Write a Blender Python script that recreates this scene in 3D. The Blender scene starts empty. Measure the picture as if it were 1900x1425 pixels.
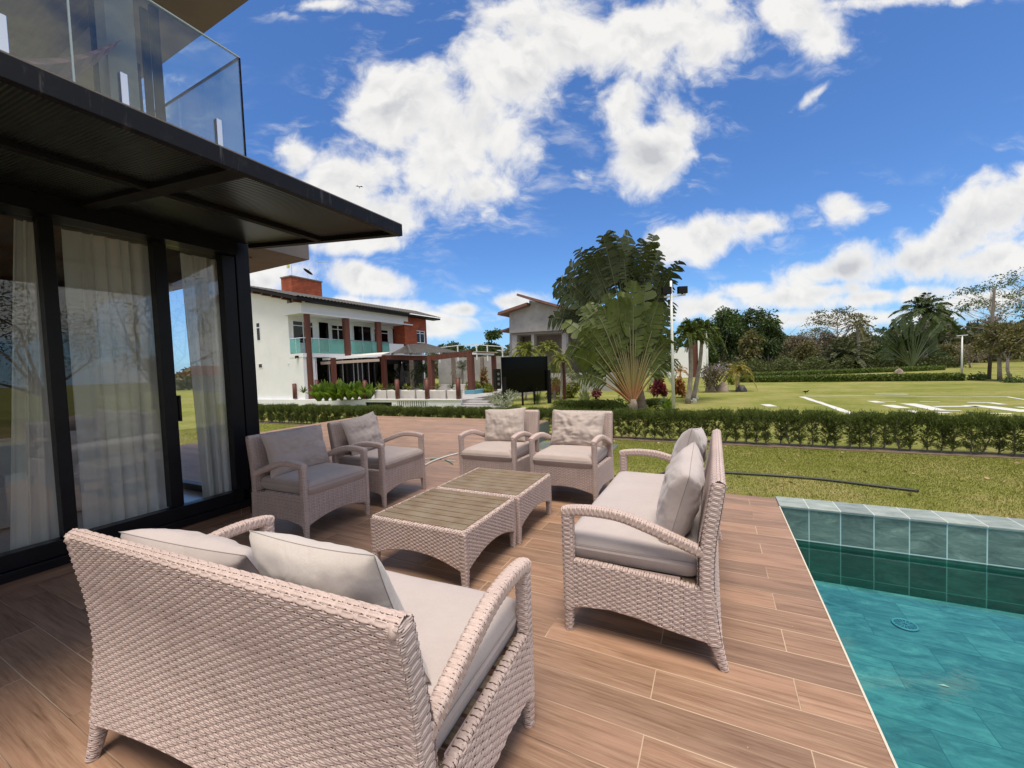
import bpy, math, random
import numpy as np
from mathutils import Vector, Matrix, noise as mn
R = math.radians
sc = bpy.context.scene
col = sc.collection
rng = np.random.default_rng(7)
random.seed(7)

# ------------------------------------------------------------------ camera
FPX, YAW, PITCH, ROLL, CAMH = 747.5, -0.46564, 0.041208, -0.037433, 1.5
def basis():
    f = np.array([math.sin(YAW)*math.cos(PITCH), math.cos(YAW)*math.cos(PITCH), -math.sin(PITCH)])
    r = np.array([math.cos(YAW), -math.sin(YAW), 0.0]); u = np.cross(r, f)
    return r*math.cos(ROLL)+u*math.sin(ROLL), -r*math.sin(ROLL)+u*math.cos(ROLL), f
CR, CU, CF = basis()
CAM = np.array([0.0, 0.0, CAMH])
cam_data = bpy.data.cameras.new("camera")
cam_data.sensor_width = 36.0
cam_data.lens = FPX*36.0/1900.0
cam_data.clip_start = 0.05
cam_data.clip_end = 3000.0
cam = bpy.data.objects.new("camera", cam_data); col.objects.link(cam)
cam.matrix_world = Matrix(((CR[0], CU[0], -CF[0], 0), (CR[1], CU[1], -CF[1], 0), (CR[2], CU[2], -CF[2], CAMH), (0, 0, 0, 1)))
sc.camera = cam
def ray(px, py):                       # direction through a point of the photograph
    return CF + CR*(px-950.0)/FPX - CU*(py-712.5)/FPX
def onz(px, py, z=0.0):
    d = ray(px, py); return CAM + d*((z-CAMH)/d[2])
def onx(px, py, x):
    d = ray(px, py); return CAM + d*(x/d[0])
def ony(px, py, y):
    d = ray(px, py); return CAM + d*(y/d[1])
def dep(px, py, d):
    return CAM + ray(px, py)*d

# ------------------------------------------------------------------ sun, sky, exposure
SUN_DIR = Vector((0.12, -0.25, 0.955)).normalized()      # towards the sun
SUN_EL = math.asin(SUN_DIR.z); SUN_ROT = math.atan2(SUN_DIR.x, SUN_DIR.y)
sl = bpy.data.lights.new("sun", 'SUN'); sl.energy = 3.5; sl.angle = R(28); sl.color = (1.0, 0.915, 0.80)
so = bpy.data.objects.new("sun", sl); col.objects.link(so)
so.rotation_euler = SUN_DIR.to_track_quat('Z', 'Y').to_euler(); so.location = (0, 0, 60)
sc.view_settings.view_transform = 'Standard'; sc.view_settings.look = 'None'
sc.view_settings.exposure = 0.36; sc.view_settings.gamma = 1.0
sc.view_settings.use_curve_mapping = False
sc.cycles.max_bounces = 8; sc.cycles.transparent_max_bounces = 24
sc.cycles.diffuse_bounces = 3; sc.cycles.glossy_bounces = 4
sc.cycles.use_denoising = True

# node helpers ------------------------------------------------------
class NT:
    def __init__(s, nt): s.nt = nt; s.k = 0
    def n(s, t, **kw):
        o = s.nt.nodes.new(t); s.k += 1; o.location = (s.k*40, 0)
        for a, b in kw.items(): setattr(o, a, b)
        return o
    def put(s, sock, v):
        if isinstance(v, bpy.types.NodeSocket): s.nt.links.new(v, sock)
        elif v is not None:
            if hasattr(sock.default_value, '__len__') and not hasattr(v, '__len__'): sock.default_value = (v,)*len(sock.default_value)
            elif hasattr(v, '__len__') and len(sock.default_value) == 4 and len(v) == 3: sock.default_value = (*v, 1)
            else: sock.default_value = v
    def m(s, op, a, b=None, c=None, clamp=False):
        o = s.n('ShaderNodeMath', operation=op, use_clamp=clamp)
        for i, v in enumerate((a, b, c)):
            if v is not None: s.put(o.inputs[i], v)
        return o.outputs[0]
    def vm(s, op, a, b=None, out=0, scale=None):
        o = s.n('ShaderNodeVectorMath', operation=op); s.put(o.inputs[0], a)
        if b is not None: s.put(o.inputs[1], b)
        if scale is not None: s.put(o.inputs['Scale'], scale)
        return o.outputs[out]
    def mix(s, f, a, b, mode='MIX'):
        o = s.n('ShaderNodeMix', data_type='RGBA', blend_type=mode)
        s.put(o.inputs[0], f); s.put(o.inputs[6], a); s.put(o.inputs[7], b)
        return o.outputs[2]
    def noise(s, vec, scale, detail=4, rough=0.55, out=0, dist=0.0, dim='3D'):
        o = s.n('ShaderNodeTexNoise', noise_dimensions=dim)
        if vec is not None: s.put(o.inputs['Vector'], vec)
        o.inputs['Scale'].default_value = scale; o.inputs['Detail'].default_value = detail
        o.inputs['Roughness'].default_value = rough; o.inputs['Distortion'].default_value = dist
        return o.outputs[out]
    def ramp(s, f, stops, interp='LINEAR'):
        o = s.n('ShaderNodeValToRGB'); o.color_ramp.interpolation = interp
        e = o.color_ramp.elements
        while len(e) < len(stops): e.new(0.5)
        for i, (p, c) in enumerate(stops):
            e[i].position = p; e[i].color = (*c, 1) if hasattr(c, '__len__') else (c, c, c, 1)
        s.put(o.inputs[0], f); return o.outputs[0]
    def rng(s, v, a, b, c=0.0, d=1.0, smooth=False):
        o = s.n('ShaderNodeMapRange'); o.interpolation_type = 'SMOOTHSTEP' if smooth else 'LINEAR'
        s.put(o.inputs[0], v)
        for i, x in enumerate((a, b, c, d)): s.put(o.inputs[i+1], x)
        return o.outputs[0]
    def sep(s, v): o = s.n('ShaderNodeSeparateXYZ'); s.put(o.inputs[0], v); return o.outputs
    def comb(s, x=0, y=0, z=0):
        o = s.n('ShaderNodeCombineXYZ')
        for i, v in enumerate((x, y, z)): s.put(o.inputs[i], v)
        return o.outputs[0]
    def obj(s): return s.n('ShaderNodeTexCoord').outputs['Object']
    def pos(s): return s.n('ShaderNodeNewGeometry').outputs['Position']
    def scl(s, v, sx, sy, sz): return s.vm('MULTIPLY', v, (sx, sy, sz))
    def bump(s, h, dist, strength=1.0):
        o = s.n('ShaderNodeBump'); o.inputs['Strength'].default_value = strength; o.inputs['Distance'].default_value = dist
        s.put(o.inputs['Height'], h); return o.outputs[0]

# world -------------------------------------------------------------
w = bpy.data.worlds.new("World"); sc.world = w; w.use_nodes = True
w.node_tree.nodes.clear(); W = NT(w.node_tree)
sky = W.n('ShaderNodeTexSky', sky_type='NISHITA'); sky.sun_disc = False
sky.sun_elevation = SUN_EL; sky.sun_rotation = SUN_ROT; sky.air_density = 1.0; sky.dust_density = 0.4; sky.ozone_density = 3.0
D = W.vm('NORMALIZE', W.n('ShaderNodeTexCoord').outputs['Generated'])
fw = W.vm('DOT_PRODUCT', D, tuple(CF), out=1)
fsafe = W.m('MAXIMUM', fw, 0.08)
gx = W.m('DIVIDE', W.vm('DOT_PRODUCT', D, tuple(CR), out=1), fsafe)
gy = W.m('DIVIDE', W.vm('DOT_PRODUCT', D, tuple(CU), out=1), fsafe)
G2 = W.comb(gx, gy, 0.0)               # gnomonic chart of the sky about one fixed compass direction
dz = W.sep(D)[2]
# cumulus banks: ellipses in that chart  (cx, cy, rx, ry, tilt deg, weight)
def cl(px, py, rx, ry, a=0, k=1.0): return ((px-950)/FPX, -(py-712.5)/FPX, rx/FPX, ry/FPX, a, k)
CLOUDS = [cl(760,190,150,110,10), cl(860,250,150,150,0), cl(960,110,150,130,0), cl(880,360,95,70,20), cl(1050,60,170,110,-15),
    cl(1200,60,190,110,20), cl(1310,90,100,130,-25), cl(1270,230,75,110,-30), cl(1210,300,85,75,-20), cl(1160,190,60,70,-20,.75),
    cl(640,330,120,90,-20), cl(700,400,110,70,-15), cl(560,290,60,50,-20,.8), cl(700,450,100,25,0,.8),
    cl(1330,440,125,45,8), cl(1240,450,60,40,0,.9), cl(1410,420,70,28,10,.85),
    cl(1565,380,72,50,8), cl(1880,390,220,85,28), cl(1780,440,140,50,22), cl(1700,480,230,60,12), cl(1560,500,150,35,12),
    cl(1860,480,180,60,10), cl(1500,545,220,26,6,.9), cl(1640,550,200,26,4,.9), cl(1820,555,120,22,6,.8), cl(1560,590,300,20,2,.7),
    cl(1480,20,100,55,-10,.9), cl(1530,60,60,60,-40,.8), cl(1650,0,190,22,5,.8), cl(1510,175,55,14,30,.55),
    cl(700,520,100,34,-6), cl(660,505,40,24,0,.8), cl(800,600,140,26,0), cl(950,560,70,26,0), cl(860,575,60,20,0,.9), cl(600,570,200,20,0,.7),
    cl(470,520,110,40,0,.8), cl(1380,540,80,22,4,.8), cl(1300,570,110,36,0,.9), cl(1080,330,30,14,-30,.45), cl(600,8,90,16,5,.6), cl(700,15,80,20,0,.6),
    cl(60,60,240,110,-20,.8), cl(-250,200,300,160,0,.8), cl(2150,300,250,120,20,.8), cl(1000,-150,500,110,0,.9), cl(1750,625,220,12,0,.6)]
acc = None
for (cx, cy, rx, ry, a, k) in CLOUDS:
    mp = W.n('ShaderNodeMapping', vector_type='TEXTURE'); W.put(mp.inputs[0], G2)
    mp.inputs['Location'].default_value = (cx, cy, 0); mp.inputs['Rotation'].default_value = (0, 0, R(a)); mp.inputs['Scale'].default_value = (rx, ry, 1)
    v = W.m('SUBTRACT', 1.0, W.vm('LENGTH', mp.outputs[0], out=1))
    v = W.m('MULTIPLY', v, k)
    if acc is None: acc = v
    else: acc = W.m('SMOOTH_MAX', acc, v, 0.12)
wv = W.noise(G2, 3.0, 4, .55, out=1)
warp = W.vm('ADD', G2, W.vm('SCALE', W.vm('SUBTRACT', wv, (.5, .5, .5)), scale=0.20))
n1 = W.noise(warp, 5.0, 8, .58); n2 = W.noise(warp, 1.9, 3, .5)
n1s = W.noise(W.vm('ADD', warp, (0.0, 0.035, 0.0)), 5.0, 5, .55); n1b = W.noise(warp, 5.0, 5, .55)
nf_ = W.noise(warp, 17.0, 5, .6)
front = W.m('ADD', W.m('MULTIPLY', W.m('MAXIMUM', acc, -0.75), .95), W.m('ADD', W.m('MULTIPLY', W.m('SUBTRACT', n1, .5), 2.6), W.m('ADD', W.m('MULTIPLY', W.m('SUBTRACT', n2, .5), .8), W.m('MULTIPLY', W.m('SUBTRACT', nf_, .5), .55))))
nb = W.noise(W.scl(D, 1, 1, 2.2), 2.4, 7, .58)
back = W.m('MULTIPLY', W.m('SUBTRACT', nb, .38), 3.2)
fsel = W.rng(fw, 0.28, 0.42, smooth=True)
dens = W.m('ADD', W.m('MULTIPLY', front, fsel), W.m('MULTIPLY', back, W.m('SUBTRACT', 1.0, fsel)))
alpha = W.rng(dens, -0.05, 0.56, smooth=True)
# torn thin veils round the banks
vm_ = W.n('ShaderNodeMapping'); W.put(vm_.inputs[0], warp); vm_.inputs['Rotation'].default_value = (0, 0, R(-35)); vm_.inputs['Scale'].default_value = (3.2, 9.0, 1)
veil = W.m('MULTIPLY', W.rng(W.noise(vm_.outputs[0], 1.6, 6, .62), .50, .80, smooth=True), W.rng(acc, -.85, .05, smooth=True))
alpha = W.m('MAXIMUM', alpha, W.m('MULTIPLY', W.m('MULTIPLY', veil, .75), fsel))
relief = W.m('MULTIPLY', W.m('SUBTRACT', n1s, n1b), 4.2)
shade_n = W.noise(W.vm('ADD', warp, (0.0, 0.0, 3.1)), 2.6, 4, .5)
sh_ = W.m('ADD', W.m('ADD', relief, .30), W.m('MULTIPLY', W.m('SUBTRACT', shade_n, .45), 1.3))
sh_ = W.m('MULTIPLY', sh_, W.rng(dens, .25, .9))
cc = W.mix(W.rng(sh_, .06, .85), (1.0, 0.985, 0.955), (0.62, 0.63, 0.66))
SKY_K = 0.10
skyc = W.vm('MULTIPLY', sky.outputs[0], (0.62, 0.92, 1.30))
skyc = W.vm('SCALE', skyc, scale=1.0)
hz = W.rng(dz, -0.02, 0.22, 1.0, 0.0)
skyc = W.mix(W.m('MULTIPLY', hz, .55), skyc, (2.6, 4.9, 7.4))
cloudc = W.vm('SCALE', cc, scale=0.73/SKY_K)
allc = W.mix(W.m('MULTIPLY', alpha, .97), skyc, cloudc)
bg = W.n('ShaderNodeBackground'); W.put(bg.inputs[0], allc); bg.inputs[1].default_value = SKY_K
out = W.n('ShaderNodeOutputWorld'); W.nt.links.new(bg.outputs[0], out.inputs[0])
w.cycles.sampling_method = 'MANUAL'; w.cycles.sample_map_resolution = 512

# ------------------------------------------------------------------ object helpers
def tag(o, label=None, cat=None, group=None, kind=None):
    if label: o['label'] = label
    if cat: o['category'] = cat
    if group: o['group'] = group
    if kind: o['kind'] = kind
    return o
def empty(name, loc=(0, 0, 0), rz=0.0, label=None, cat=None, group=None):
    o = bpy.data.objects.new(name, None); col.objects.link(o)
    o.location = Vector([float(a) for a in loc]); o.rotation_euler = (0, 0, rz); o.empty_display_size = .1
    return tag(o, label, cat, group)
class MB:
    def __init__(s): s.v = []; s.f = []; s.n = 0; s.mi = []
    def add(s, v, f, mi=0):
        v = np.asarray(v, float); f = np.asarray(f, int)
        s.v.append(v); s.f.append((f+s.n, mi)); s.n += len(v); return s
    def box(s, x0, x1, y0, y1, z0, z1, mi=0):
        v = [(x, y, z) for z in (z0, z1) for y in (y0, y1) for x in (x0, x1)]
        return s.add(v, [(0, 2, 3, 1), (4, 5, 7, 6), (0, 1, 5, 4), (2, 6, 7, 3), (0, 4, 6, 2), (1, 3, 7, 5)], mi)
    def bar(s, a, b, w, h=None, up=(0, 0, 1), mi=0):         # rectangular bar from a to b
        h = h or w; a = np.array(a, float); b = np.array(b, float); d = b-a; d /= np.linalg.norm(d)
        up = np.array(up, float)
        if abs(d@up) > .95: up = np.array([0, 1.0, 0])
        x = np.cross(d, up); x /= np.linalg.norm(x); y = np.cross(x, d)
        v = [p+x*w/2*i+y*h/2*j for p in (a, b) for i, j in ((-1, -1), (1, -1), (1, 1), (-1, 1))]
        return s.add(v, [(3, 2, 1, 0), (4, 5, 6, 7), (0, 1, 5, 4), (1, 2, 6, 5), (2, 3, 7, 6), (3, 0, 4, 7)], mi)
    def tube(s, pts, rad, n=8, mi=0, cap=True):
        pts = np.array(pts, float); m = len(pts); rad = np.broadcast_to(np.array(rad, float), (m,)) if np.ndim(rad) < 1 or len(rad) == m else rad
        t = np.gradient(pts, axis=0); t /= np.linalg.norm(t, axis=1)[:, None]+1e-9
        up = np.array([0, 0, 1.0]) if abs(t[0][2]) < .9 else np.array([1.0, 0, 0])
        V = []
        x = np.cross(t[0], up); x /= np.linalg.norm(x)
        for i in range(m):
            x = x-t[i]*(x@t[i]); x /= np.linalg.norm(x); y = np.cross(t[i], x)
            a = np.linspace(0, 2*np.pi, n, endpoint=False)
            V.append(pts[i]+rad[i]*(np.cos(a)[:, None]*x+np.sin(a)[:, None]*y))
        V = np.concatenate(V); F = []
        for i in range(m-1):
            for j in range(n):
                F.append((i*n+j, i*n+(j+1) % n, (i+1)*n+(j+1) % n, (i+1)*n+j))
        s.add(V, F, mi)
        if cap:
            base = s.n-len(V)
            s.f.append((np.array([[base+j for j in range(n)][::-1]]), mi)); s.f.append((np.array([[base+(m-1)*n+j for j in range(n)]]), mi))
        return s
    def prism(s, poly, axis, a, b, mi=0):                    # polygon in the other two axes, extruded along axis from a to b
        n = len(poly); V = []
        for t in (a, b):
            for p in poly:
                V.append((t, p[0], p[1]) if axis == 0 else (p[0], t, p[1]) if axis == 1 else (p[0], p[1], t))
        s.add(V, np.zeros((0, 4), int), mi); base = s.n-2*n
        s.f.append((np.array([[base+i for i in range(n)][::-1]]), mi)); s.f.append((np.array([[base+n+i for i in range(n)]]), mi))
        s.f.append((np.array([(base+i, base+(i+1) % n, base+n+(i+1) % n, base+n+i) for i in range(n)]), mi))
        return s
    def grid(s, P, mi=0, closed=False):                      # P (a, b, 3)
        a, b = P.shape[:2]; i, j = np.meshgrid(np.arange(a-1), np.arange(b if closed else b-1), indexing='ij')
        j2 = (j+1) % b
        F = np.stack([i*b+j, (i+1)*b+j, (i+1)*b+j2, i*b+j2], -1).reshape(-1, 4)
        return s.add(P.reshape(-1, 3), F, mi)
    def mesh(s, name):
        me = bpy.data.meshes.new(name); V = np.concatenate(s.v) if s.v else np.zeros((0, 3))
        fs = []; ls = []; mi = []
        for f, m in s.f:
            if len(f) == 0: continue
            fs.append(f.reshape(-1)); ls.append(np.full(len(f), f.shape[1])); mi.append(np.full(len(f), m))
        me.vertices.add(len(V)); me.vertices.foreach_set('co', V.astype(np.float32).ravel())
        L = np.concatenate(fs).astype(np.int32); T = np.concatenate(ls).astype(np.int32)
        me.loops.add(len(L)); me.loops.foreach_set('vertex_index', L)
        me.polygons.add(len(T)); me.polygons.foreach_set('loop_start', np.concatenate([[0], np.cumsum(T)[:-1]]).astype(np.int32))
        me.polygons.foreach_set('material_index', np.concatenate(mi).astype(np.int32))
        me.update(calc_edges=True); me.validate()
        return me
    def build(s, name, mats, parent=None, smooth=False, bevel=0.0, label=None):
        me = s.mesh(name)
        for m in (mats if isinstance(mats, (list, tuple)) else [mats]): me.materials.append(m)
        me.polygons.foreach_set('use_smooth', [bool(smooth)]*len(me.polygons))
        o = bpy.data.objects.new(name, me); col.objects.link(o)
        if parent is not None: o.parent = parent
        if bevel:
            b = o.modifiers.new('bevel', 'BEVEL'); b.width = bevel; b.segments = 2; b.limit_method = 'ANGLE'
        if label: o['label'] = label
        return o
def kids(o): return [c for c in bpy.data.objects if c.parent == o]
def copy_tree(o, parent=None, _k=None):
    c = o.copy(); col.objects.link(c)
    if parent is not None: c.parent = parent
    for ch in kids(o): copy_tree(ch, c)
    return c

# ------------------------------------------------------------------ materials
def mat(name, base=(.5, .5, .5), rough=.6, metal=0.0, spec=.5, fn=None, trans=None):
    m = bpy.data.materials.new(name); m.use_nodes = True; t = NT(m.node_tree)
    p = m.node_tree.nodes['Principled BSDF']
    p.inputs['Base Color'].default_value = (*base, 1); p.inputs['Roughness'].default_value = rough
    p.inputs['Metallic'].default_value = metal; p.inputs['Specular IOR Level'].default_value = spec
    if fn: fn(t, p)
    return m
def varied(name, c1, c2, scale=3.0, rough=.7, bump=0.0, bscale=60, stretch=(1, 1, 1), spec=.4, detail=5, world=False):
    def fn(t, p):
        v = t.scl(t.pos() if world else t.obj(), *stretch)
        n = t.noise(v, scale, detail, .6)
        t.put(p.inputs['Base Color'], t.mix(t.rng(n, .3, .7), c1, c2))
        if bump: t.put(p.inputs['Normal'], t.bump(t.noise(v, bscale, 4, .6), bump))
    return mat(name, c1, rough, spec=spec, fn=fn)
def leafmat(name, c1, c2, rough=.55, trans=.25, scale=1.5, spec=.35):
    m = bpy.data.materials.new(name); m.use_nodes = True; t = NT(m.node_tree)
    p = m.node_tree.nodes['Principled BSDF']; p.inputs['Roughness'].default_value = rough; p.inputs['Specular IOR Level'].default_value = spec
    n = t.noise(t.obj(), scale, 4, .7); n2 = t.n('ShaderNodeNewGeometry').outputs['Random Per Island']
    f = t.m('ADD', t.m('MULTIPLY', t.rng(n, .3, .7), .55), t.m('MULTIPLY', n2, .45))
    c = t.mix(f, c1, c2); t.put(p.inputs['Base Color'], c)
    tr = t.n('ShaderNodeBsdfTranslucent'); t.put(tr.inputs[0], t.vm('MULTIPLY', c, (1.1, 1.25, .6)))
    mx = t.n('ShaderNodeMixShader'); mx.inputs[0].default_value = trans
    t.nt.links.new(p.outputs[0], mx.inputs[1]); t.nt.links.new(tr.outputs[0], mx.inputs[2])
    t.nt.links.new(mx.outputs[0], t.nt.nodes['Material Output'].inputs[0])
    return m
def glassmat(name, tint=(.85, .9, .9), ior=1.5, boost=1.6, rough=0.0, haze=0.0):
    m = bpy.data.materials.new(name); m.use_nodes = True; t = NT(m.node_tree); t.nt.nodes.remove(t.nt.nodes['Principled BSDF'])
    fr = t.n('ShaderNodeFresnel'); t.put(fr.inputs[0], t.rng(t.n('ShaderNodeNewGeometry').outputs['Backfacing'], 0, 1, ior, 1/ior))
    g = t.n('ShaderNodeBsdfGlossy'); g.inputs['Roughness'].default_value = rough; g.inputs[0].default_value = (1, 1, 1, 1)
    tr = t.n('ShaderNodeBsdfTransparent'); tr.inputs[0].default_value = (*tint, 1)
    mx = t.n('ShaderNodeMixShader'); t.put(mx.inputs[0], t.m('MULTIPLY', fr.outputs[0], boost, clamp=True))
    t.nt.links.new(tr.outputs[0], mx.inputs[1]); t.nt.links.new(g.outputs[0], mx.inputs[2])
    last = mx.outputs[0]
    if haze:
        df = t.n('ShaderNodeBsdfDiffuse'); df.inputs[0].default_value = (.42, .78, .70, 1)
        m2 = t.n('ShaderNodeMixShader'); m2.inputs[0].default_value = haze
        t.nt.links.new(last, m2.inputs[1]); t.nt.links.new(df.outputs[0], m2.inputs[2]); last = m2.outputs[0]
    t.nt.links.new(last, t.nt.nodes['Material Output'].inputs[0])
    return m

def f_wicker(t, p):
    n = t.noise(t.obj(), 9, 5, .65); n2 = t.noise(t.obj(), 240, 2, .5)
    c = t.mix(t.rng(n, .3, .7), (.50, .388, .345), (.60, .472, .422))
    c = t.mix(t.rng(n2, .35, .7), t.vm('MULTIPLY', c, (.86, .85, .84)), c)
    t.put(p.inputs['Base Color'], c)
M_gapshade = mat('wicker_gap_shade', (.085, .058, .048), .9, spec=.1)  # shade between the strands, painted as a dark colour on the gap faces
M_wicker = [mat('wicker', (.5, .4, .36), .5, spec=.35, fn=f_wicker), M_gapshade]
def fabric(name, c1, c2):
    def fn(t, p):
        o = t.obj(); n = t.noise(o, 3.2, 5, .65); fine = t.noise(t.scl(o, 1, 1, 1), 420, 2, .6)
        c = t.mix(t.rng(n, .25, .75), c1, c2); c = t.mix(t.rng(fine, .3, .75), t.vm('MULTIPLY', c, (.86, .86, .86)), c)
        t.put(p.inputs['Base Color'], c)
        wr = t.m('ADD', t.noise(o, 7, 3, .5, dist=1.6), t.m('MULTIPLY', t.noise(t.scl(o, 1, 1, .4), 16, 3, .55, dist=.8), .4))
        t.put(p.inputs['Normal'], t.bump(t.m('ADD', t.m('MULTIPLY', fine, .05), t.m('MULTIPLY', wr, .5)), .012, .6))
        p.inputs['Sheen Weight'].default_value = .25
    return mat(name, c1, .9, spec=.15, fn=fn)
M_fab_sofa = fabric('cushion_linen', (.47, .40, .37), (.54, .465, .43))
M_fab_grey = fabric('cushion_taupe', (.43, .35, .31), (.50, .41, .365))
M_fab_cream = fabric('pillow_cream', (.52, .455, .41), (.60, .54, .49))
M_fab_far = fabric('cushion_greige', (.43, .355, .315), (.50, .42, .375))
M_seam = mat('seam', (.30, .255, .235), .9)
def f_teak(t, p):
    o = t.obj(); v = t.scl(o, 2.2, 26, 26); n = t.noise(v, 2.5, 6, .65); n3 = t.noise(o, 5, 3, .5)
    c = t.mix(t.rng(n, .3, .7), (.108, .075, .047), (.265, .19, .122)); c = t.mix(t.rng(n3, .4, .75), c, (.23, .185, .13))
    t.put(p.inputs['Base Color'], c); t.put(p.inputs['Normal'], t.bump(n, .002, .8))
M_teak = mat('weathered_teak', (.25, .2, .14), .75, spec=.25, fn=f_teak)
M_black = varied('black_aluminium', (.004, .004, .006), (.009, .009, .012), 4, .38, spec=.22)
M_blackmatt = varied('black_paint', (.005, .005, .005), (.011, .010, .010), 5, .6, spec=.2)
def f_fascia(t, p):
    o = t.obj(); n = t.noise(t.scl(o, 1, 9, 1.2), 3, 5, .7); n2 = t.noise(o, 12, 5, .7)
    c = t.mix(t.rng(n, .58, .76), (.007, .007, .010), (.09, .087, .084)); c = t.mix(t.rng(n2, .55, .8), c, (.022, .021, .022))
    t.put(p.inputs['Base Color'], c)
M_fascia = mat('weathered_black_fascia', (.02, .02, .025), .55, spec=.25, fn=f_fascia)
def f_soffit(t, p):
    o = t.obj(); s = t.sep(o); wv = t.m('SINE', t.m('MULTIPLY', s[1], 2*math.pi/0.018))
    n = t.noise(o, 1.5, 3, .5)
    t.put(p.inputs['Base Color'], t.mix(t.rng(n, .35, .65), (.005, .0045, .0045), (.012, .011, .008)))
    t.put(p.inputs['Normal'], t.bump(wv, .003, .6))
M_soffit = mat('ribbed_soffit', (.03, .03, .03), .28, spec=.5, fn=f_soffit)
M_glass = glassmat('door_glass', (.94, .955, .95), 1.5, 1.25)
M_balglass = glassmat('balustrade_glass', (.88, .945, .95), 1.5, 1.5)
M_greenglass = glassmat('green_glass', (.50, .85, .78), 1.5, 1.0, haze=.30)
M_darkglass = glassmat('dark_window_glass', (.06, .065, .07), 1.5, .8)
M_screen = mat('gloss_black_panel', (.002, .002, .002), .10, spec=.12)
M_steel = mat('steel', (.75, .78, .82), .22, metal=1.0)
M_white = varied('white_render', (.74, .745, .75), (.82, .82, .82), .8, .85, .004, 40, world=True)
def f_whitewall(t, p):
    o = t.pos(); n = t.noise(t.scl(o, 1, 1, .45), 1.1, 6, .7); n2 = t.noise(t.scl(o, 3, 3, .6), 1.5, 5, .7)
    c = t.mix(t.rng(n, .3, .75), (.80, .80, .80), (.69, .69, .69)); c = t.mix(t.rng(n2, .62, .8), c, (.50, .49, .46))
    t.put(p.inputs['Base Color'], c)
M_oldwhite = mat('stained_white_wall', (.75, .75, .75), .85, fn=f_whitewall)
M_conc = varied('raw_concrete', (.30, .285, .28), (.42, .40, .385), 1.4, .9, .01, 14, world=True)
M_conc2 = varied('grey_soffit', (.22, .19, .18), (.28, .245, .23), 1.0, .9, .003, 20, world=True)
M_bark = varied('bark', (.14, .11, .085), (.28, .235, .19), 6, .95, .02, 30)
M_barkg = varied('grey_bark', (.20, .17, .14), (.36, .32, .27), 6, .95, .02, 30)
M_redwood = varied('red_brown_timber', (.085, .028, .018), (.145, .046, .028), 3, .55, .002, 30, (1, 1, .2), world=True)
M_brickor = None
def f_brick(t, p):
    o = t.pos(); s = t.sep(o); n = t.noise(o, 1.2, 4, .7)
    br = t.n('ShaderNodeTexBrick'); t.put(br.inputs['Vector'], t.comb(t.m('ADD', s[0], s[1]), s[2], 0))
    br.inputs['Scale'].default_value = 1; br.inputs['Brick Width'].default_value = .34; br.inputs['Row Height'].default_value = .09; br.inputs['Mortar Size'].default_value = .007
    t.put(br.inputs['Color1'], (.50, .115, .040)); t.put(br.inputs['Color2'], (.34, .07, .028)); t.put(br.inputs['Mortar'], (.16, .05, .03))
    t.put(p.inputs['Base Color'], t.mix(t.rng(n, .4, .75), br.outputs[0], (.22, .045, .02)))
M_brick = mat('orange_brick', (.35, .08, .03), .85, fn=f_brick)
def f_rooftile(t, p):
    o = t.pos(); n = t.noise(o, 2.5, 5, .7)
    t.put(p.inputs['Base Color'], t.mix(t.rng(n, .3, .75), (.045, .042, .037), (.11, .10, .09)))
M_rooftile = mat('grey_roof_tile', (.15, .14, .13), .85, fn=f_rooftile)
M_awning = varied('cream_awning', (.62, .58, .52), (.70, .66, .60), 3, .8)
M_beige = mat('beige_fabric', (.42, .33, .26), .85)
M_rock = varied('boulder', (.22, .17, .13), (.42, .34, .28), 2.5, .95, .03, 9)
M_rockd = varied('dark_boulder', (.02, .02, .02), (.05, .05, .05), 3, .6, .01, 9)
M_pole = varied('white_pole_paint', (.62, .63, .62), (.74, .75, .73), 3, .5, stretch=(1, 1, .3))
M_timberpole = varied('grey_timber_pole', (.075, .062, .05), (.13, .11, .085), 4, .9, stretch=(1, 1, .1))

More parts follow.
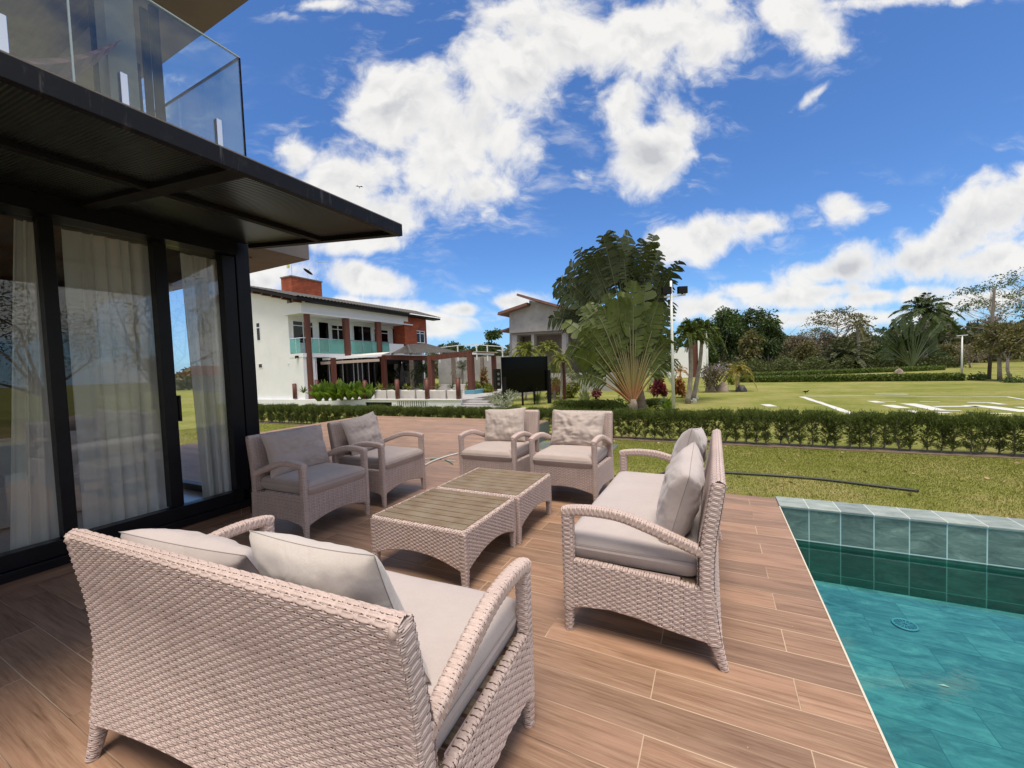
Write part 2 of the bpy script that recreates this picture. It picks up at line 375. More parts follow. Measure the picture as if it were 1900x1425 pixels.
# deck tiles: wood look planks 0.193 wide, 1.17 long, half lapped
def f_deck(t, p):
    P = t.pos(); s = t.sep(P); ROW = .1935; L = 1.17
    rv = t.m('DIVIDE', t.m('SUBTRACT', s[1], 2.0), ROW); row = t.m('FLOOR', rv); fy = t.m('SUBTRACT', rv, row)
    odd = t.m('FLOORED_MODULO', row, 2.0)
    xs = t.m('DIVIDE', t.m('ADD', s[0], t.m('SUBTRACT', 0.86, t.m('MULTIPLY', t.m('SUBTRACT', 1.0, t.m('SUBTRACT', 1.0, odd)), .585))), L)
    cx = t.m('FLOOR', xs); fx = t.m('SUBTRACT', xs, cx)
    dx = t.m('MULTIPLY', t.m('MINIMUM', fx, t.m('SUBTRACT', 1.0, fx)), L)
    dy = t.m('MULTIPLY', t.m('MINIMUM', fy, t.m('SUBTRACT', 1.0, fy)), ROW)
    d = t.m('MINIMUM', dx, dy)
    wn = t.n('ShaderNodeTexWhiteNoise', noise_dimensions='2D'); t.put(wn.inputs['Vector'], t.comb(cx, row, 0)); rnd = wn.outputs[0]; rc = wn.outputs[1]
    g = t.vm('ADD', t.scl(P, 1.5, 30, 1), t.vm('SCALE', rc, scale=37.0))
    n = t.noise(g, 1.8, 8, .68, dist=.5); n2 = t.noise(t.vm('ADD', t.scl(P, 2.2, 150, 1), rc), 2.0, 3, .65)
    n3 = t.noise(t.vm('ADD', t.scl(P, 1.0, 7, 1), t.vm('SCALE', rc, scale=11.0)), 1.5, 3, .5)
    c = t.ramp(t.m('ADD', t.m('MULTIPLY', n, .66), t.m('MULTIPLY', n2, .34)), [(.32, (.150, .080, .048)), (.45, (.262, .155, .098)), (.54, (.325, .203, .132)), (.68, (.430, .290, .198))])
    c = t.mix(t.m('MULTIPLY', t.rng(n3, .48, .66), .5), c, (.44, .265, .18))
    c = t.mix(.7, c, t.mix(rnd, t.vm('MULTIPLY', c, (.74, .75, .78)), t.vm('MULTIPLY', c, (1.2, 1.16, 1.12))))
    gm = t.rng(d, .0017, .0030, 1.0, 0.0)
    gn = t.noise(P, 1.7, 2, .5)
    wn2 = t.n('ShaderNodeTexWhiteNoise', noise_dimensions='2D'); t.put(wn2.inputs['Vector'], t.comb(row, t.m('ADD', cx, 9.0), 0))
    gc = t.mix(t.rng(t.m('ADD', gn, t.m('MULTIPLY', wn2.outputs[0], .30)), .66, .86), (.56, .41, .28), (.17, .10, .07))
    c = t.mix(gm, c, gc)
    sp = t.n('ShaderNodeTexVoronoi'); t.put(sp.inputs['Vector'], P); sp.inputs['Scale'].default_value = 9
    c = t.mix(t.m('MULTIPLY', t.rng(sp.outputs[0], .018, .026, 1.0, 0.0), .7), c, (.6, .52, .45))
    t.put(p.inputs['Base Color'], t.vm('MULTIPLY', c, (.90, .89, .88)))
    t.put(p.inputs['Roughness'], t.rng(n, .3, .7, .42, .6))
    t.put(p.inputs['Normal'], t.bump(t.m('SUBTRACT', t.m('MULTIPLY', n, .25), gm), .0015, .6))
M_deck = mat('wood_look_tile', (.3, .18, .12), .5, spec=.35, fn=f_deck)
def f_stepface(t, p):
    P = t.pos(); n = t.noise(t.scl(P, 1, 1.5, 20), 2, 6, .6); s = t.sep(P)
    fr = t.m('FRACT', t.m('DIVIDE', t.m('ADD', s[1], 20.0), .6)); j = t.m('COMPARE', fr, .5, .006)
    c = t.mix(t.rng(n, .3, .7), (.12, .065, .04), (.25, .145, .095)); t.put(p.inputs['Base Color'], t.mix(j, c, (.35, .25, .17)))
M_step = mat('step_tile', (.2, .12, .08), .5, fn=f_stepface)
# pool
def pooltile(name, sx, sz, offs, cols, grout, gw=.006, use='xz', slate=1.0):
    def fn(t, p):
        P = t.pos(); s = t.sep(P); a = s[0] if use[0] == 'x' else s[1]; b = s[2] if use[1] == 'z' else s[1]
        ua = t.m('DIVIDE', t.m('SUBTRACT', a, offs[0]), sx); ub = t.m('DIVIDE', t.m('SUBTRACT', b, offs[1]), sz)
        if use == 'xy':
            r = t.m('FLOOR', ub); ua = t.m('ADD', ua, t.m('MULTIPLY', t.m('FLOORED_MODULO', r, 2.0), .5))
        ia = t.m('FLOOR', ua); ib = t.m('FLOOR', ub); fa = t.m('SUBTRACT', ua, ia); fb = t.m('SUBTRACT', ub, ib)
        d = t.m('MINIMUM', t.m('MULTIPLY', t.m('MINIMUM', fa, t.m('SUBTRACT', 1.0, fa)), sx), t.m('MULTIPLY', t.m('MINIMUM', fb, t.m('SUBTRACT', 1.0, fb)), sz))
        wn = t.n('ShaderNodeTexWhiteNoise', noise_dimensions='2D'); t.put(wn.inputs['Vector'], t.comb(ia, ib, 0))
        v = t.vm('ADD', t.scl(P, 2.0, 5.0, 6.0), t.vm('SCALE', wn.outputs[1], scale=20.0))
        n = t.noise(v, 2.2, 8, .72, dist=.6); n2 = t.noise(P, 1.1, 4, .6)
        c = t.ramp(n, [(.32, cols[0]), (.5, cols[1]), (.62, cols[2]), (.75, cols[3])])
        c = t.mix(.55, c, t.mix(wn.outputs[0], t.vm('MULTIPLY', c, (.68, .72, .74)), t.vm('MULTIPLY', c, (1.32, 1.3, 1.25))))
        c = t.mix(t.m('MULTIPLY', t.rng(n2, .5, .7), .3), c, cols[1])
        g = t.rng(d, gw*.5, gw*.5+.0015, 1.0, 0.0)
        t.put(p.inputs['Base Color'], t.mix(g, c, grout)); t.put(p.inputs['Normal'], t.bump(n, .004, .6))
    return mat(name, cols[1], .55, spec=.4, fn=fn)
SL = [(.045, .085, .080), (.095, .165, .150), (.15, .235, .21), (.29, .38, .33)]
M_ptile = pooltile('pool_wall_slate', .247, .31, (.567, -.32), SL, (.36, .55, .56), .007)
M_ptiley = pooltile('pool_side_slate', .247, .31, (.1, -.32), SL, (.36, .55, .56), .007, use='yz')
M_pshade = pooltile('shaded_submerged_slate', .247, .31, (.567, -.63), [(.006, .05, .036), (.012, .085, .062), (.02, .115, .085), (.05, .17, .13)], (.06, .22, .18), .006)  # underwater shade and the wall's dark reflection put into the tile colour
M_cope = pooltile('coping_slate', .247, .6, (.565, 4.6), [(.16, .19, .17), (.25, .285, .26), (.32, .35, .32), (.42, .44, .40)], (.55, .58, .54), .005, use='xy')
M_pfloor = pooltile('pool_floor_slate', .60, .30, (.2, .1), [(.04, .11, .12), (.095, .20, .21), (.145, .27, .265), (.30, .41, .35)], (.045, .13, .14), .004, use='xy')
M_stone = pooltile('grey_green_paving', .6, .3, (0, 0), [(.10, .115, .10), (.13, .15, .13), (.155, .175, .15), (.20, .22, .19)], (.16, .17, .15), .004, use='xy')
M_water = bpy.data.materials.new('pool_water_surface'); M_water.use_nodes = True
t = NT(M_water.node_tree); t.nt.nodes.remove(t.nt.nodes['Principled BSDF'])
nb_ = t.bump(t.m('ADD', t.noise(t.pos(), 5.0, 3, .5, dist=.4), t.m('MULTIPLY', t.noise(t.scl(t.pos(), 1, 1.6, 1), 17.0, 2, .5), .25)), .005, .18)
fr = t.n('ShaderNodeFresnel'); fr.inputs[0].default_value = 1.36; t.put(fr.inputs['Normal'], nb_)
g = t.n('ShaderNodeBsdfGlossy'); g.inputs['Roughness'].default_value = .02; t.put(g.inputs['Normal'], nb_)
tr = t.n('ShaderNodeBsdfTransparent'); tr.inputs[0].default_value = (.58, .92, .93, 1)
mx = t.n('ShaderNodeMixShader'); t.put(mx.inputs[0], t.m('MULTIPLY', fr.outputs[0], 1.45, clamp=True))
t.nt.links.new(tr.outputs[0], mx.inputs[1]); t.nt.links.new(g.outputs[0], mx.inputs[2]); t.nt.links.new(mx.outputs[0], t.nt.nodes['Material Output'].inputs[0])
# lawn
def f_lawn(t, p):
    P = t.pos(); n = t.noise(P, .35, 5, .6); n2 = t.noise(P, 3.5, 6, .75); n3 = t.noise(t.scl(P, 1, 2.2, 1), 1.2, 5, .65); f = t.noise(P, 55, 3, .7)
    s = t.sep(P)
    nl_ = t.noise(t.scl(P, .25, 3.0, 1), 1.3, 5, .7)
    a = t.m('ADD', t.m('ADD', t.m('MULTIPLY', n, .50), t.m('MULTIPLY', n2, .32)), t.m('ADD', t.m('MULTIPLY', n3, .20), t.m('MULTIPLY', nl_, .16)))
    near = t.rng(s[1], 5.0, 8.2, .16, 0.0)                     # worn strip beside the pool coping
    a = t.m('ADD', a, near)
    c = t.ramp(a, [(.42, (.125, .150, .022)), (.53, (.190, .205, .042)), (.62, (.265, .255, .075)), (.72, (.36, .29, .125)), (.85, (.40, .30, .16))])
    st = t.m('SINE', t.m('MULTIPLY', t.m('ADD', s[0], t.m('MULTIPLY', s[1], .25)), 2.6))
    c = t.mix(t.m('MULTIPLY', t.rng(f, .35, .65), .55), c, t.vm('MULTIPLY', c, (.55, .62, .5)))
    c = t.mix(t.m('MULTIPLY', t.rng(st, -1, 1), .12), c, t.vm('MULTIPLY', c, (1.25, 1.2, 1.2)))
    far = t.rng(s[1], 45, 120); c = t.mix(t.m('MULTIPLY', far, .4), c, (.22, .20, .08))
    t.put(p.inputs['Base Color'], c); t.put(p.inputs['Normal'], t.bump(t.m('ADD', f, t.m('MULTIPLY', n2, .6)), .03, .8))
M_lawn = mat('mown_grass', (.15, .2, .04), .95, spec=.1, fn=f_lawn)
M_paint = varied('lime_marking', (.46, .46, .42), (.62, .62, .58), 6, .9, world=True)
M_grassblade = leafmat('grass_blades', (.11, .14, .02), (.27, .25, .07), .8, .3, .6, .1)
# ================================================================== WICKER FURNITURE
WP, WR = 0.052, 0.0134                   # weave period along a row, row height (two strands)
def weave(u, v):
    r = np.floor(v/WR); fr = v/WR-r
    ph = u/WP+0.5*np.mod(r, 2); c = np.cos(2*np.pi*ph)
    sub = np.mod(fr*2, 1.0)*2-1; prof = np.sqrt(np.maximum(0, 1-(sub*.98)**2))
    p = np.mod(ph+.5, 1.0)-.5; over = np.sqrt(np.maximum(0, 1-(p/.375)**2))        # strand pair arching over one stake
    q = np.mod(ph, 1.0)-.5; tw = q/.115; sw = np.mod(tw+1, 1.0)*2-1
    warp = np.where(np.abs(tw) < 1, np.sqrt(np.maximum(0, 1-(sw*.97)**2))*.36+.26, 0)
    weft = np.where(over > 0, (.42+.58*over**.8)*(.12+.88*prof), 0)
    return np.maximum(weft, warp)
def gaps(u, v):
    r = np.floor(v/WR); fr = v/WR-r; ph = u/WP+0.5*np.mod(r, 2)
    p = np.mod(ph+.5, 1.0)-.5; q = np.mod(ph, 1.0)-.5; stake = np.abs(q) < .095
    edge = (np.minimum(fr, 1-fr) < .085+.20*np.clip(np.abs(p)-.20, 0, 1)) & (np.abs(p) < .375)
    return (edge & ~stake) | ((np.abs(p) >= .345) & ~stake)
DISP = 0.0080
def panel(mb, fn, u0, u1, v0, v1, mask=None, du=.0040, dv=.00142, flip=False, uo=0.0, vo=0.0, fine=True):
    if not fine: du, dv = .02, .02
    nu = max(2, int((u1-u0)/du)+1); nv = max(2, int((v1-v0)/dv)+1)
    U, V = np.meshgrid(np.linspace(u0, u1, nu), np.linspace(v0, v1, nv), indexing='ij')
    P, N = fn(U, V); P = P+N*(weave(U+uo, V+vo)*DISP if fine else 0)[..., None] if fine else P
    i, j = np.meshgrid(np.arange(nu-1), np.arange(nv-1), indexing='ij')
    F = np.stack([i*nv+j, (i+1)*nv+j, (i+1)*nv+j+1, i*nv+j+1], -1).reshape(-1, 4)
    if mask is not None:
        M = mask(U, V).ravel(); F = F[M[F].all(1)]
        used = np.unique(F); remap = np.zeros(nu*nv, int); remap[used] = np.arange(len(used)); F = remap[F]; P = P.reshape(-1, 3)[used]
    if flip: F = F[:, ::-1]
    if fine:
        Gm = gaps(U+uo, V+vo).ravel()
        if mask is not None: Gm = Gm[used]
        gf = Gm[F].sum(1) >= 3; mb.add(P.reshape(-1, 3), F[~gf]); mb.f.append((F[gf]+mb.n-len(P.reshape(-1, 3)), 1))
    else: mb.add(P.reshape(-1, 3), F)
def interp_path(pts, step):
    pts = np.array(pts, float)
    t = np.linspace(0, 1, len(pts)); L = np.concatenate([[0], np.cumsum(np.linalg.norm(np.diff(pts, axis=0), axis=1))])
    # Catmull-Rom through the points, then resampled by arc length
    Q = []
    P = np.vstack([2*pts[0]-pts[1], pts, 2*pts[-1]-pts[-2]])
    for i in range(1, len(P)-2):
        for s in np.linspace(0, 1, 12, endpoint=False):
            p0, p1, p2, p3 = P[i-1], P[i], P[i+1], P[i+2]
            Q.append(.5*((2*p1)+(-p0+p2)*s+(2*p0-5*p1+4*p2-p3)*s*s+(-p0+3*p1-3*p2+p3)*s**3))
    Q.append(pts[-1]); Q = np.array(Q); L = np.concatenate([[0], np.cumsum(np.linalg.norm(np.diff(Q, axis=0), axis=1))])
    n = max(3, int(L[-1]/step)+1); x = np.linspace(0, L[-1], n)
    return np.stack([np.interp(x, L, Q[:, k]) for k in range(Q.shape[1])], 1), x
def loft(mb, pts, side, step=.00155, nper=44, capend=True, sq=4.0):
    """pts rows: centre xyz, half a (in plane), half b (along side); wrapped strands all round"""
    Q, L = interp_path(pts, step); C = Q[:, :3]; a = Q[:, 3]; b = Q[:, 4]; side = np.array(side, float)
    T = np.gradient(C, axis=0); T /= np.linalg.norm(T, axis=1)[:, None]
    X = np.cross(T, side); X /= np.linalg.norm(X, axis=1)[:, None]; S = np.cross(X, T)
    th = np.linspace(0, 2*np.pi, nper, endpoint=False); ct, st = np.cos(th), np.sin(th)
    e = 2.0/sq; cx = np.sign(ct)*np.abs(ct)**e; sx = np.sign(st)*np.abs(st)**e
    off = X[:, None, :]*(a[:, None]*cx)[..., None]+S[:, None, :]*(b[:, None]*sx)[..., None]
    nn = X[:, None, :]*(np.sign(cx)*np.abs(cx)**(sq-1)/a[:, None])[..., None]+S[:, None, :]*(np.sign(sx)*np.abs(sx)**(sq-1)/b[:, None])[..., None]
    nn /= np.linalg.norm(nn, axis=2)[..., None]+1e-9
    per = 2*(a.mean()+b.mean())*2*.9; k = max(2, round(per/WP)); u = th/(2*np.pi)*k*WP
    h = weave(np.broadcast_to(u, (len(L), nper)), np.broadcast_to(L[:, None], (len(L), nper)))
    P = C[:, None, :]+off*.9+nn*(h*DISP*.85)[..., None]
    a_, b_ = P.shape[:2]; i_, j_ = np.meshgrid(np.arange(a_-1), np.arange(b_), indexing='ij'); j2_ = (j_+1) % b_
    F = np.stack([i_*b_+j_, (i_+1)*b_+j_, (i_+1)*b_+j2_, i_*b_+j2_], -1).reshape(-1, 4)
    Gm = gaps(np.broadcast_to(u, (len(L), nper)), np.broadcast_to(L[:, None], (len(L), nper))).ravel(); gf = Gm[F].sum(1) >= 3
    mb.add(P.reshape(-1, 3), F[~gf]); base = mb.n-P.shape[0]*nper; mb.f.append((F[gf]+base, 1))
    if capend:
        mb.f.append((np.array([[base+j for j in range(nper)]]), 0)); mb.f.append((np.array([[base+(P.shape[0]-1)*nper+j for j in range(nper)][::-1]]), 0))
def polyf(pts):
    p = np.array(pts); return lambda x: np.interp(x, p[:, 0], p[:, 1])
OUT = [(.820, .0), (.797, .12), (.784, .22), (.770, .36), (.766, .45), (.771, .56), (.783, .67), (.800, .77), (.818, .895)]
RIM = polyf([(0, .412), (.216, .411), (.406, .402), (.58, .395), (.8, .378)])
ARCH = polyf([(0, .138), (.049, .144), (.107, .163), (.26, .181), (.40, .172), (.534, .152), (.66, .138), (.741, .131), (.9, .12)])
def archx(W):
    return lambda x: .128+.078*np.abs(np.sin(np.pi*np.clip((x+W/2)/W, 0, 1)))**.8

def seat_parts(root, W, cushmat):
    Y = lambda s: s-.41
    oz = np.array(OUT)
    # backrest: outer face, rolled top and inner face in one woven sheet
    prof = [(o-.004, z) for o, z in OUT[1:]]+[(.812, .914), (.795, .923), (.775, .914), (.764, .895), (.742, .777), (.716, .65), (.703, .575), (.697, .40)]
    Q, L = interp_path([(Y(a), b) for a, b in prof], .0014); Lm = L[-1]
    T = np.gradient(Q, axis=0); T /= np.linalg.norm(T, axis=1)[:, None]; Nn = np.stack([T[:, 1], -T[:, 0]], 1)
    ax = archx(W)
    def fn(U, V):
        y = np.interp(V, L, Q[:, 0]); z = np.interp(V, L, Q[:, 1]); ny = np.interp(V, L, Nn[:, 0]); nz = np.interp(V, L, Nn[:, 1])
        return np.stack([U, y, z], -1), np.stack([0*U, ny, nz], -1)
    zf = lambda V: np.interp(V, L, Q[:, 1])
    mb = MB(); panel(mb, fn, -W/2+.003, W/2-.003, 0, Lm, mask=lambda U, V: (zf(V) > ax(U)) | (V > .5))
    # woven hem along the arch
    xs = np.linspace(-W/2+.03, W/2-.03, 60); yo = np.interp(ax(xs), oz[:, 1], oz[:, 0])
    mb.tube(np.stack([xs, Y(yo)-.008, ax(xs)], 1), .009, 8)
    for sx in (-1, 1):
        x = sx*(W/2-.024)
        pts = [(x, Y(o-.033), z, .033, .024) for o, z in OUT[1:-1]]+[(x, Y(.788), .885, .031, .024), (x, Y(.792), .917, .026, .020)]
        loft(mb, pts, (1, 0, 0)); xc = sx*(W/2-.020); mb.tube([(xc, Y(.764), .890), (xc, Y(.770), .902), (xc, Y(.812), .902), (xc, Y(.820), .888)], [.012, .0185, .0185, .012], 12)
    mb.build('backrest', M_wicker, root, smooth=True)
    # front apron
    mb = MB()
    panel(mb, lambda U, V: (np.stack([U, 0*U+Y(.012), V], -1), np.stack([0*U, 0*U-1, 0*U], -1)), -W/2+.02, W/2-.02, .1, .412, mask=lambda U, V: V > ax(U))
    panel(mb, lambda U, V: (np.stack([U, 0*U+Y(.04), V], -1), np.stack([0*U, 0*U+1, 0*U], -1)), -W/2+.02, W/2-.02, .1, .412, mask=lambda U, V: V > ax(U)+.01, fine=False, flip=True)
    mb.tube(np.stack([xs, 0*xs+Y(.018), ax(xs)], 1), .009, 8)
    mb.tube([(-W/2+.05, Y(.022), .412), (W/2-.05, Y(.022), .412)], .014, 8)
    mb.build('front_apron', M_wicker, root, smooth=True)
    for sx in (-1, 1):
        x = sx*(W/2-.006); mb = MB()
        fnp = lambda U, V: (np.stack([0*U+x, Y(U), V], -1), np.stack([0*U+sx, 0*U, 0*U], -1))
        panel(mb, fnp, .02, .775, .09, .412, mask=lambda U, V: (V > ARCH(U)) & (V < RIM(U)), flip=(sx < 0), uo=.03)
        fni = lambda U, V: (np.stack([0*U+x-sx*.035, Y(U), V], -1), np.stack([0*U-sx, 0*U, 0*U], -1))
        panel(mb, fni, .02, .775, .09, .412, mask=lambda U, V: (V > ARCH(U)) & (V < RIM(U)+.02), flip=(sx > 0), fine=False)
        ss = np.linspace(.04, .76, 40)
        mb.tube(np.stack([0*ss+x-sx*.006, Y(ss), ARCH(ss)], 1), .009, 8)
        loft(mb, [(x-sx*.019, Y(s_), RIM(s_)-.008, .014, .020) for s_ in (.05, .25, .45, .6, .72)], (1, 0, 0), nper=16, sq=2.6)
        mb.build('side_panel', M_wicker, root, smooth=True)
        mb = MB(); xa = sx*(W/2-.026)
        loft(mb, [(xa, Y(.029), .128, .028, .024), (xa, Y(.031), .42, .031, .024), (xa, Y(.032), .60, .032, .025), (xa, Y(.032), .688, .032, .025)], (1, 0, 0))
        loft(mb, [(xa, Y(.004), .678, .021, .026), (xa, Y(.05), .689, .025, .027), (xa, Y(.175), .700, .026, .027), (xa, Y(.32), .692, .026, .027), (xa, Y(.458), .654, .026, .026), (xa, Y(.587), .609, .025, .025), (xa, Y(.725), .560, .025, .024)], (1, 0, 0))
        mb.build('armrest', M_wicker, root, smooth=True)
        for fr_ in (1, 0):
            mb = MB()
            if fr_: loft(mb, [(xa, Y(.022), .0, .019, .018), (xa, Y(.024), .06, .022, .020), (xa, Y(.027), .135, .026, .0225)], (1, 0, 0), nper=20, sq=2.6)
            else: loft(mb, [(xa, Y(.803), .0, .017, .017), (xa, Y(.786), .06, .022, .020), (xa, Y(.768), .13, .029, .022)], (1, 0, 0), nper=20, sq=2.6)
            mb.build('leg', M_wicker, root, smooth=True)
    # timber slats that carry the seat cushion
    mb = MB()
    for k in range(6): mb.box(-W/2+.03, W/2-.03, Y(.07+.11*k), Y(.13+.11*k), .382, .397)
    mb.build('seat_slats', M_teak, root)
    # seat cushion
    seat_cushion(root, W-.074, .72, .142, (0, Y(.343), .396), cushmat)

def seat_cushion(root, w_, d_, h_, loc, m):
    n, k = 46, 30
    mb = MB(); seed = random.random()*50
    def top(sgn):
        u = np.linspace(-1, 1, n); v = np.linspace(-1, 1, k); U, V = np.meshgrid(u, v, indexing='ij')
        U = np.sin(U*np.pi/2)*.35+U*.65; V = np.sin(V*np.pi/2)*.35+V*.65
        e = (1-np.abs(U)**(14*w_/.7))*(1-np.abs(V)**14); zz = h_/2+sgn*(h_/2)*(np.clip(e, 0, 1)**.38)
        puff = sgn*.012*(1-U**2)*(1-V**2)
        r = .985+.015*np.clip(e, 0, 1)
        X = U*w_/2*r; Yy = V*d_/2*r
        wz = np.array([[mn.noise(Vector((a*3.1+seed, b*3.1, sgn))) for b, a in zip(rb, ra)] for ra, rb in zip(X, Yy)])*.006
        wz += np.array([[mn.noise(Vector((a*9+seed, b*7, sgn+5))) for b, a in zip(rb, ra)] for ra, rb in zip(X, Yy)])*.0025
        return np.stack([X+loc[0], Yy+loc[1], zz+puff+wz*np.clip(e, 0, 1)+loc[2]], -1)
    A = top(1); B = top(-1); mb.grid(A); mb.grid(B[::-1])
    o = mb.build('seat_cushion', m, root, smooth=True)
    # the boxing strip between the two panels, and its piping
    for z_, rr in ((h_*.5, .0),):
        pass
    ring = lambda P: np.concatenate([P[:, 0], P[-1, 1:], P[::-1, -1][1:], P[0, ::-1][1:]])
    ra, rb = ring(A), ring(B); s = MB(); s.grid(np.stack([rb, ra], 1)[::-1]); 
    me = s.build('boxing', m, o, smooth=True)
    pp = ring(A); c = pp.mean(0); pp = c+(pp-c)*np.array([1.001, 1.001, 1]); pp[:, 2] += .012*0+h_*.18
    s = MB(); s.tube(np.vstack([pp, pp[:1]]), .0016, 5, cap=False); s.build('piping', M_seam, o, smooth=True)
    return o

def pillow(name, w_, h_, t_, M, m, label, group, wr=1.0, pinch=.07):
    """stuffed pillow standing in local xz, thickness along y; M places it"""
    n = 44; u = np.linspace(-1, 1, n); U, V = np.meshgrid(u, u, indexing='ij')
    seed = random.random()*90; mb = MB(); sides = []
    for sgn in (1, -1):
        e = np.clip((1-np.abs(U)**3)*(1-np.abs(V)**3), 0, 1)**.48
        X = U*w_/2*(1-pinch*(1-V**2)); Z = V*h_/2*(1-pinch*(1-U**2))
        # folds that run in from the corners and the seam
        wz = np.zeros_like(U)
        for i in range(n):
            for j in range(n):
                a, b = U[i, j], V[i, j]; ang = math.atan2(abs(b)-.9, abs(a)-.9)
                wz[i, j] = mn.noise(Vector((ang*5+seed, (abs(a)+abs(b))*1.1, sgn*3+(a > 0)*7+(b > 0)*13)))*.014*min(1, (abs(a)*abs(b))*1.7)+mn.noise(Vector((a*2.2+seed, b*2.2, sgn)))*.018+mn.noise(Vector((a*7+seed, b*2.8, sgn+4)))*.011+abs(mn.noise(Vector((a*3.1+seed, b*4.6+1, sgn+9))))*-.009
        Yv = sgn*(t_/2)*e+wz*wr*e*(1 if sgn > 0 else 1)
        sides.append(np.stack([X, Yv, Z], -1))
    mb.grid(sides[0][::-1]); mb.grid(sides[1])
    o = mb.build(name, m, None, smooth=True); o.matrix_world = M
    tag(o, label, 'cushion', group)
    P = sides[0]; ringp = np.concatenate([P[:, 0], P[-1, 1:], P[::-1, -1][1:], P[0, ::-1][1:]])
    s = MB(); s.tube(ringp, .0016, 5, cap=False); s.build('piping', M_seam, o, smooth=True)
    return o
def place(x, y, z, rz=0, lean=0, roll=0, base=None):
    m = Matrix.Translation((x, y, z)) @ Matrix.Rotation(R(rz), 4, 'Z') @ Matrix.Rotation(R(lean), 4, 'X') @ Matrix.Rotation(R(roll), 4, 'Y')
    return (base @ m) if base is not None else m

# --- two-seat sofas
sofa1 = empty('sofa', (-1.48, 1.04, 0), R(183), 'woven two-seat sofa in the foreground seen from behind, its back to the camera', 'sofa', 'woven two-seat sofas')
seat_parts(sofa1, 1.62, M_fab_sofa)
sofa2 = copy_tree(sofa1); sofa2.location = (-.37, 2.91, 0); sofa2.rotation_euler = (0, 0, R(-90))
sofa2['label'] = 'woven two-seat sofa beside the pool, seen from its side with two grey pillows on it'
def world(o): return Matrix.Translation(o.location) @ o.rotation_euler.to_matrix().to_4x4()
PG = 'loose back cushions on the wicker seats'
b1 = world(sofa1); b2 = world(sofa2)
pillow('back_pillow', .60, .50, .17, place(-.37, .195, .765, -4, -20, 3, b1), M_fab_cream, 'cream pillow standing on the foreground sofa, nearest to the camera', PG, .55)
pillow('back_pillow', .66, .46, .20, place(.36, .14, .70, 5, -34, -3, b1), M_fab_sofa, 'mauve grey pillow slumped on the left half of the foreground sofa', PG)
pillow('back_pillow', .56, .47, .20, place(.46, .19, .745, 2, -16, 8, b2), M_fab_sofa, 'grey pillow on the near end of the poolside sofa', PG)
pillow('back_pillow', .58, .50, .19, place(-.20, .19, .785, -6, -15, -8, b2), M_fab_sofa, 'grey pillow on the far half of the poolside sofa, behind the other one', PG)
# --- armchairs
c1 = empty('armchair', (-3.68, 2.69, 0), R(90), 'wicker armchair closest to the glass doors, with a wide mauve pillow', 'armchair', 'wicker armchairs round the coffee tables')
seat_parts(c1, .76, M_fab_grey)
def chair(loc, rz, label):
    c = copy_tree(c1); c.location = loc; c.rotation_euler = (0, 0, R(rz)); c['label'] = label; return c
c2 = chair((-3.69, 3.63, 0), 92, 'wicker armchair facing the pool, second from the glass doors')
c3 = chair((-2.43, 4.47, 0), 1.5, 'left one of the two wicker armchairs that face the camera beyond the tables')
c4 = chair((-1.48, 4.47, 0), 0, 'right one of the two wicker armchairs that face the camera, beside the lawn')
pillow('back_pillow', .68, .44, .15, place(0, .175, .735, 0, -17, 0, world(c1)), M_fab_grey, 'wide mauve pillow on the armchair closest to the glass doors', PG, 1.3)
pillow('back_pillow', .56, .46, .15, place(-.05, .175, .755, 0, -16, -6, world(c2)), M_fab_far, 'pillow with raised corners on the second armchair from the glass doors', PG, 1.2)
pillow('back_pillow', .60, .45, .15, place(-.03, .175, .745, 0, -16, -4, world(c3)), M_fab_far, 'pillow with a peaked corner on the left one of the armchairs facing the camera', PG, 1.2)
pillow('back_pillow', .66, .44, .15, place(0, .175, .735, 0, -17, 2, world(c4)), M_fab_far, 'creased pillow on the right one of the armchairs facing the camera', PG, 1.7)
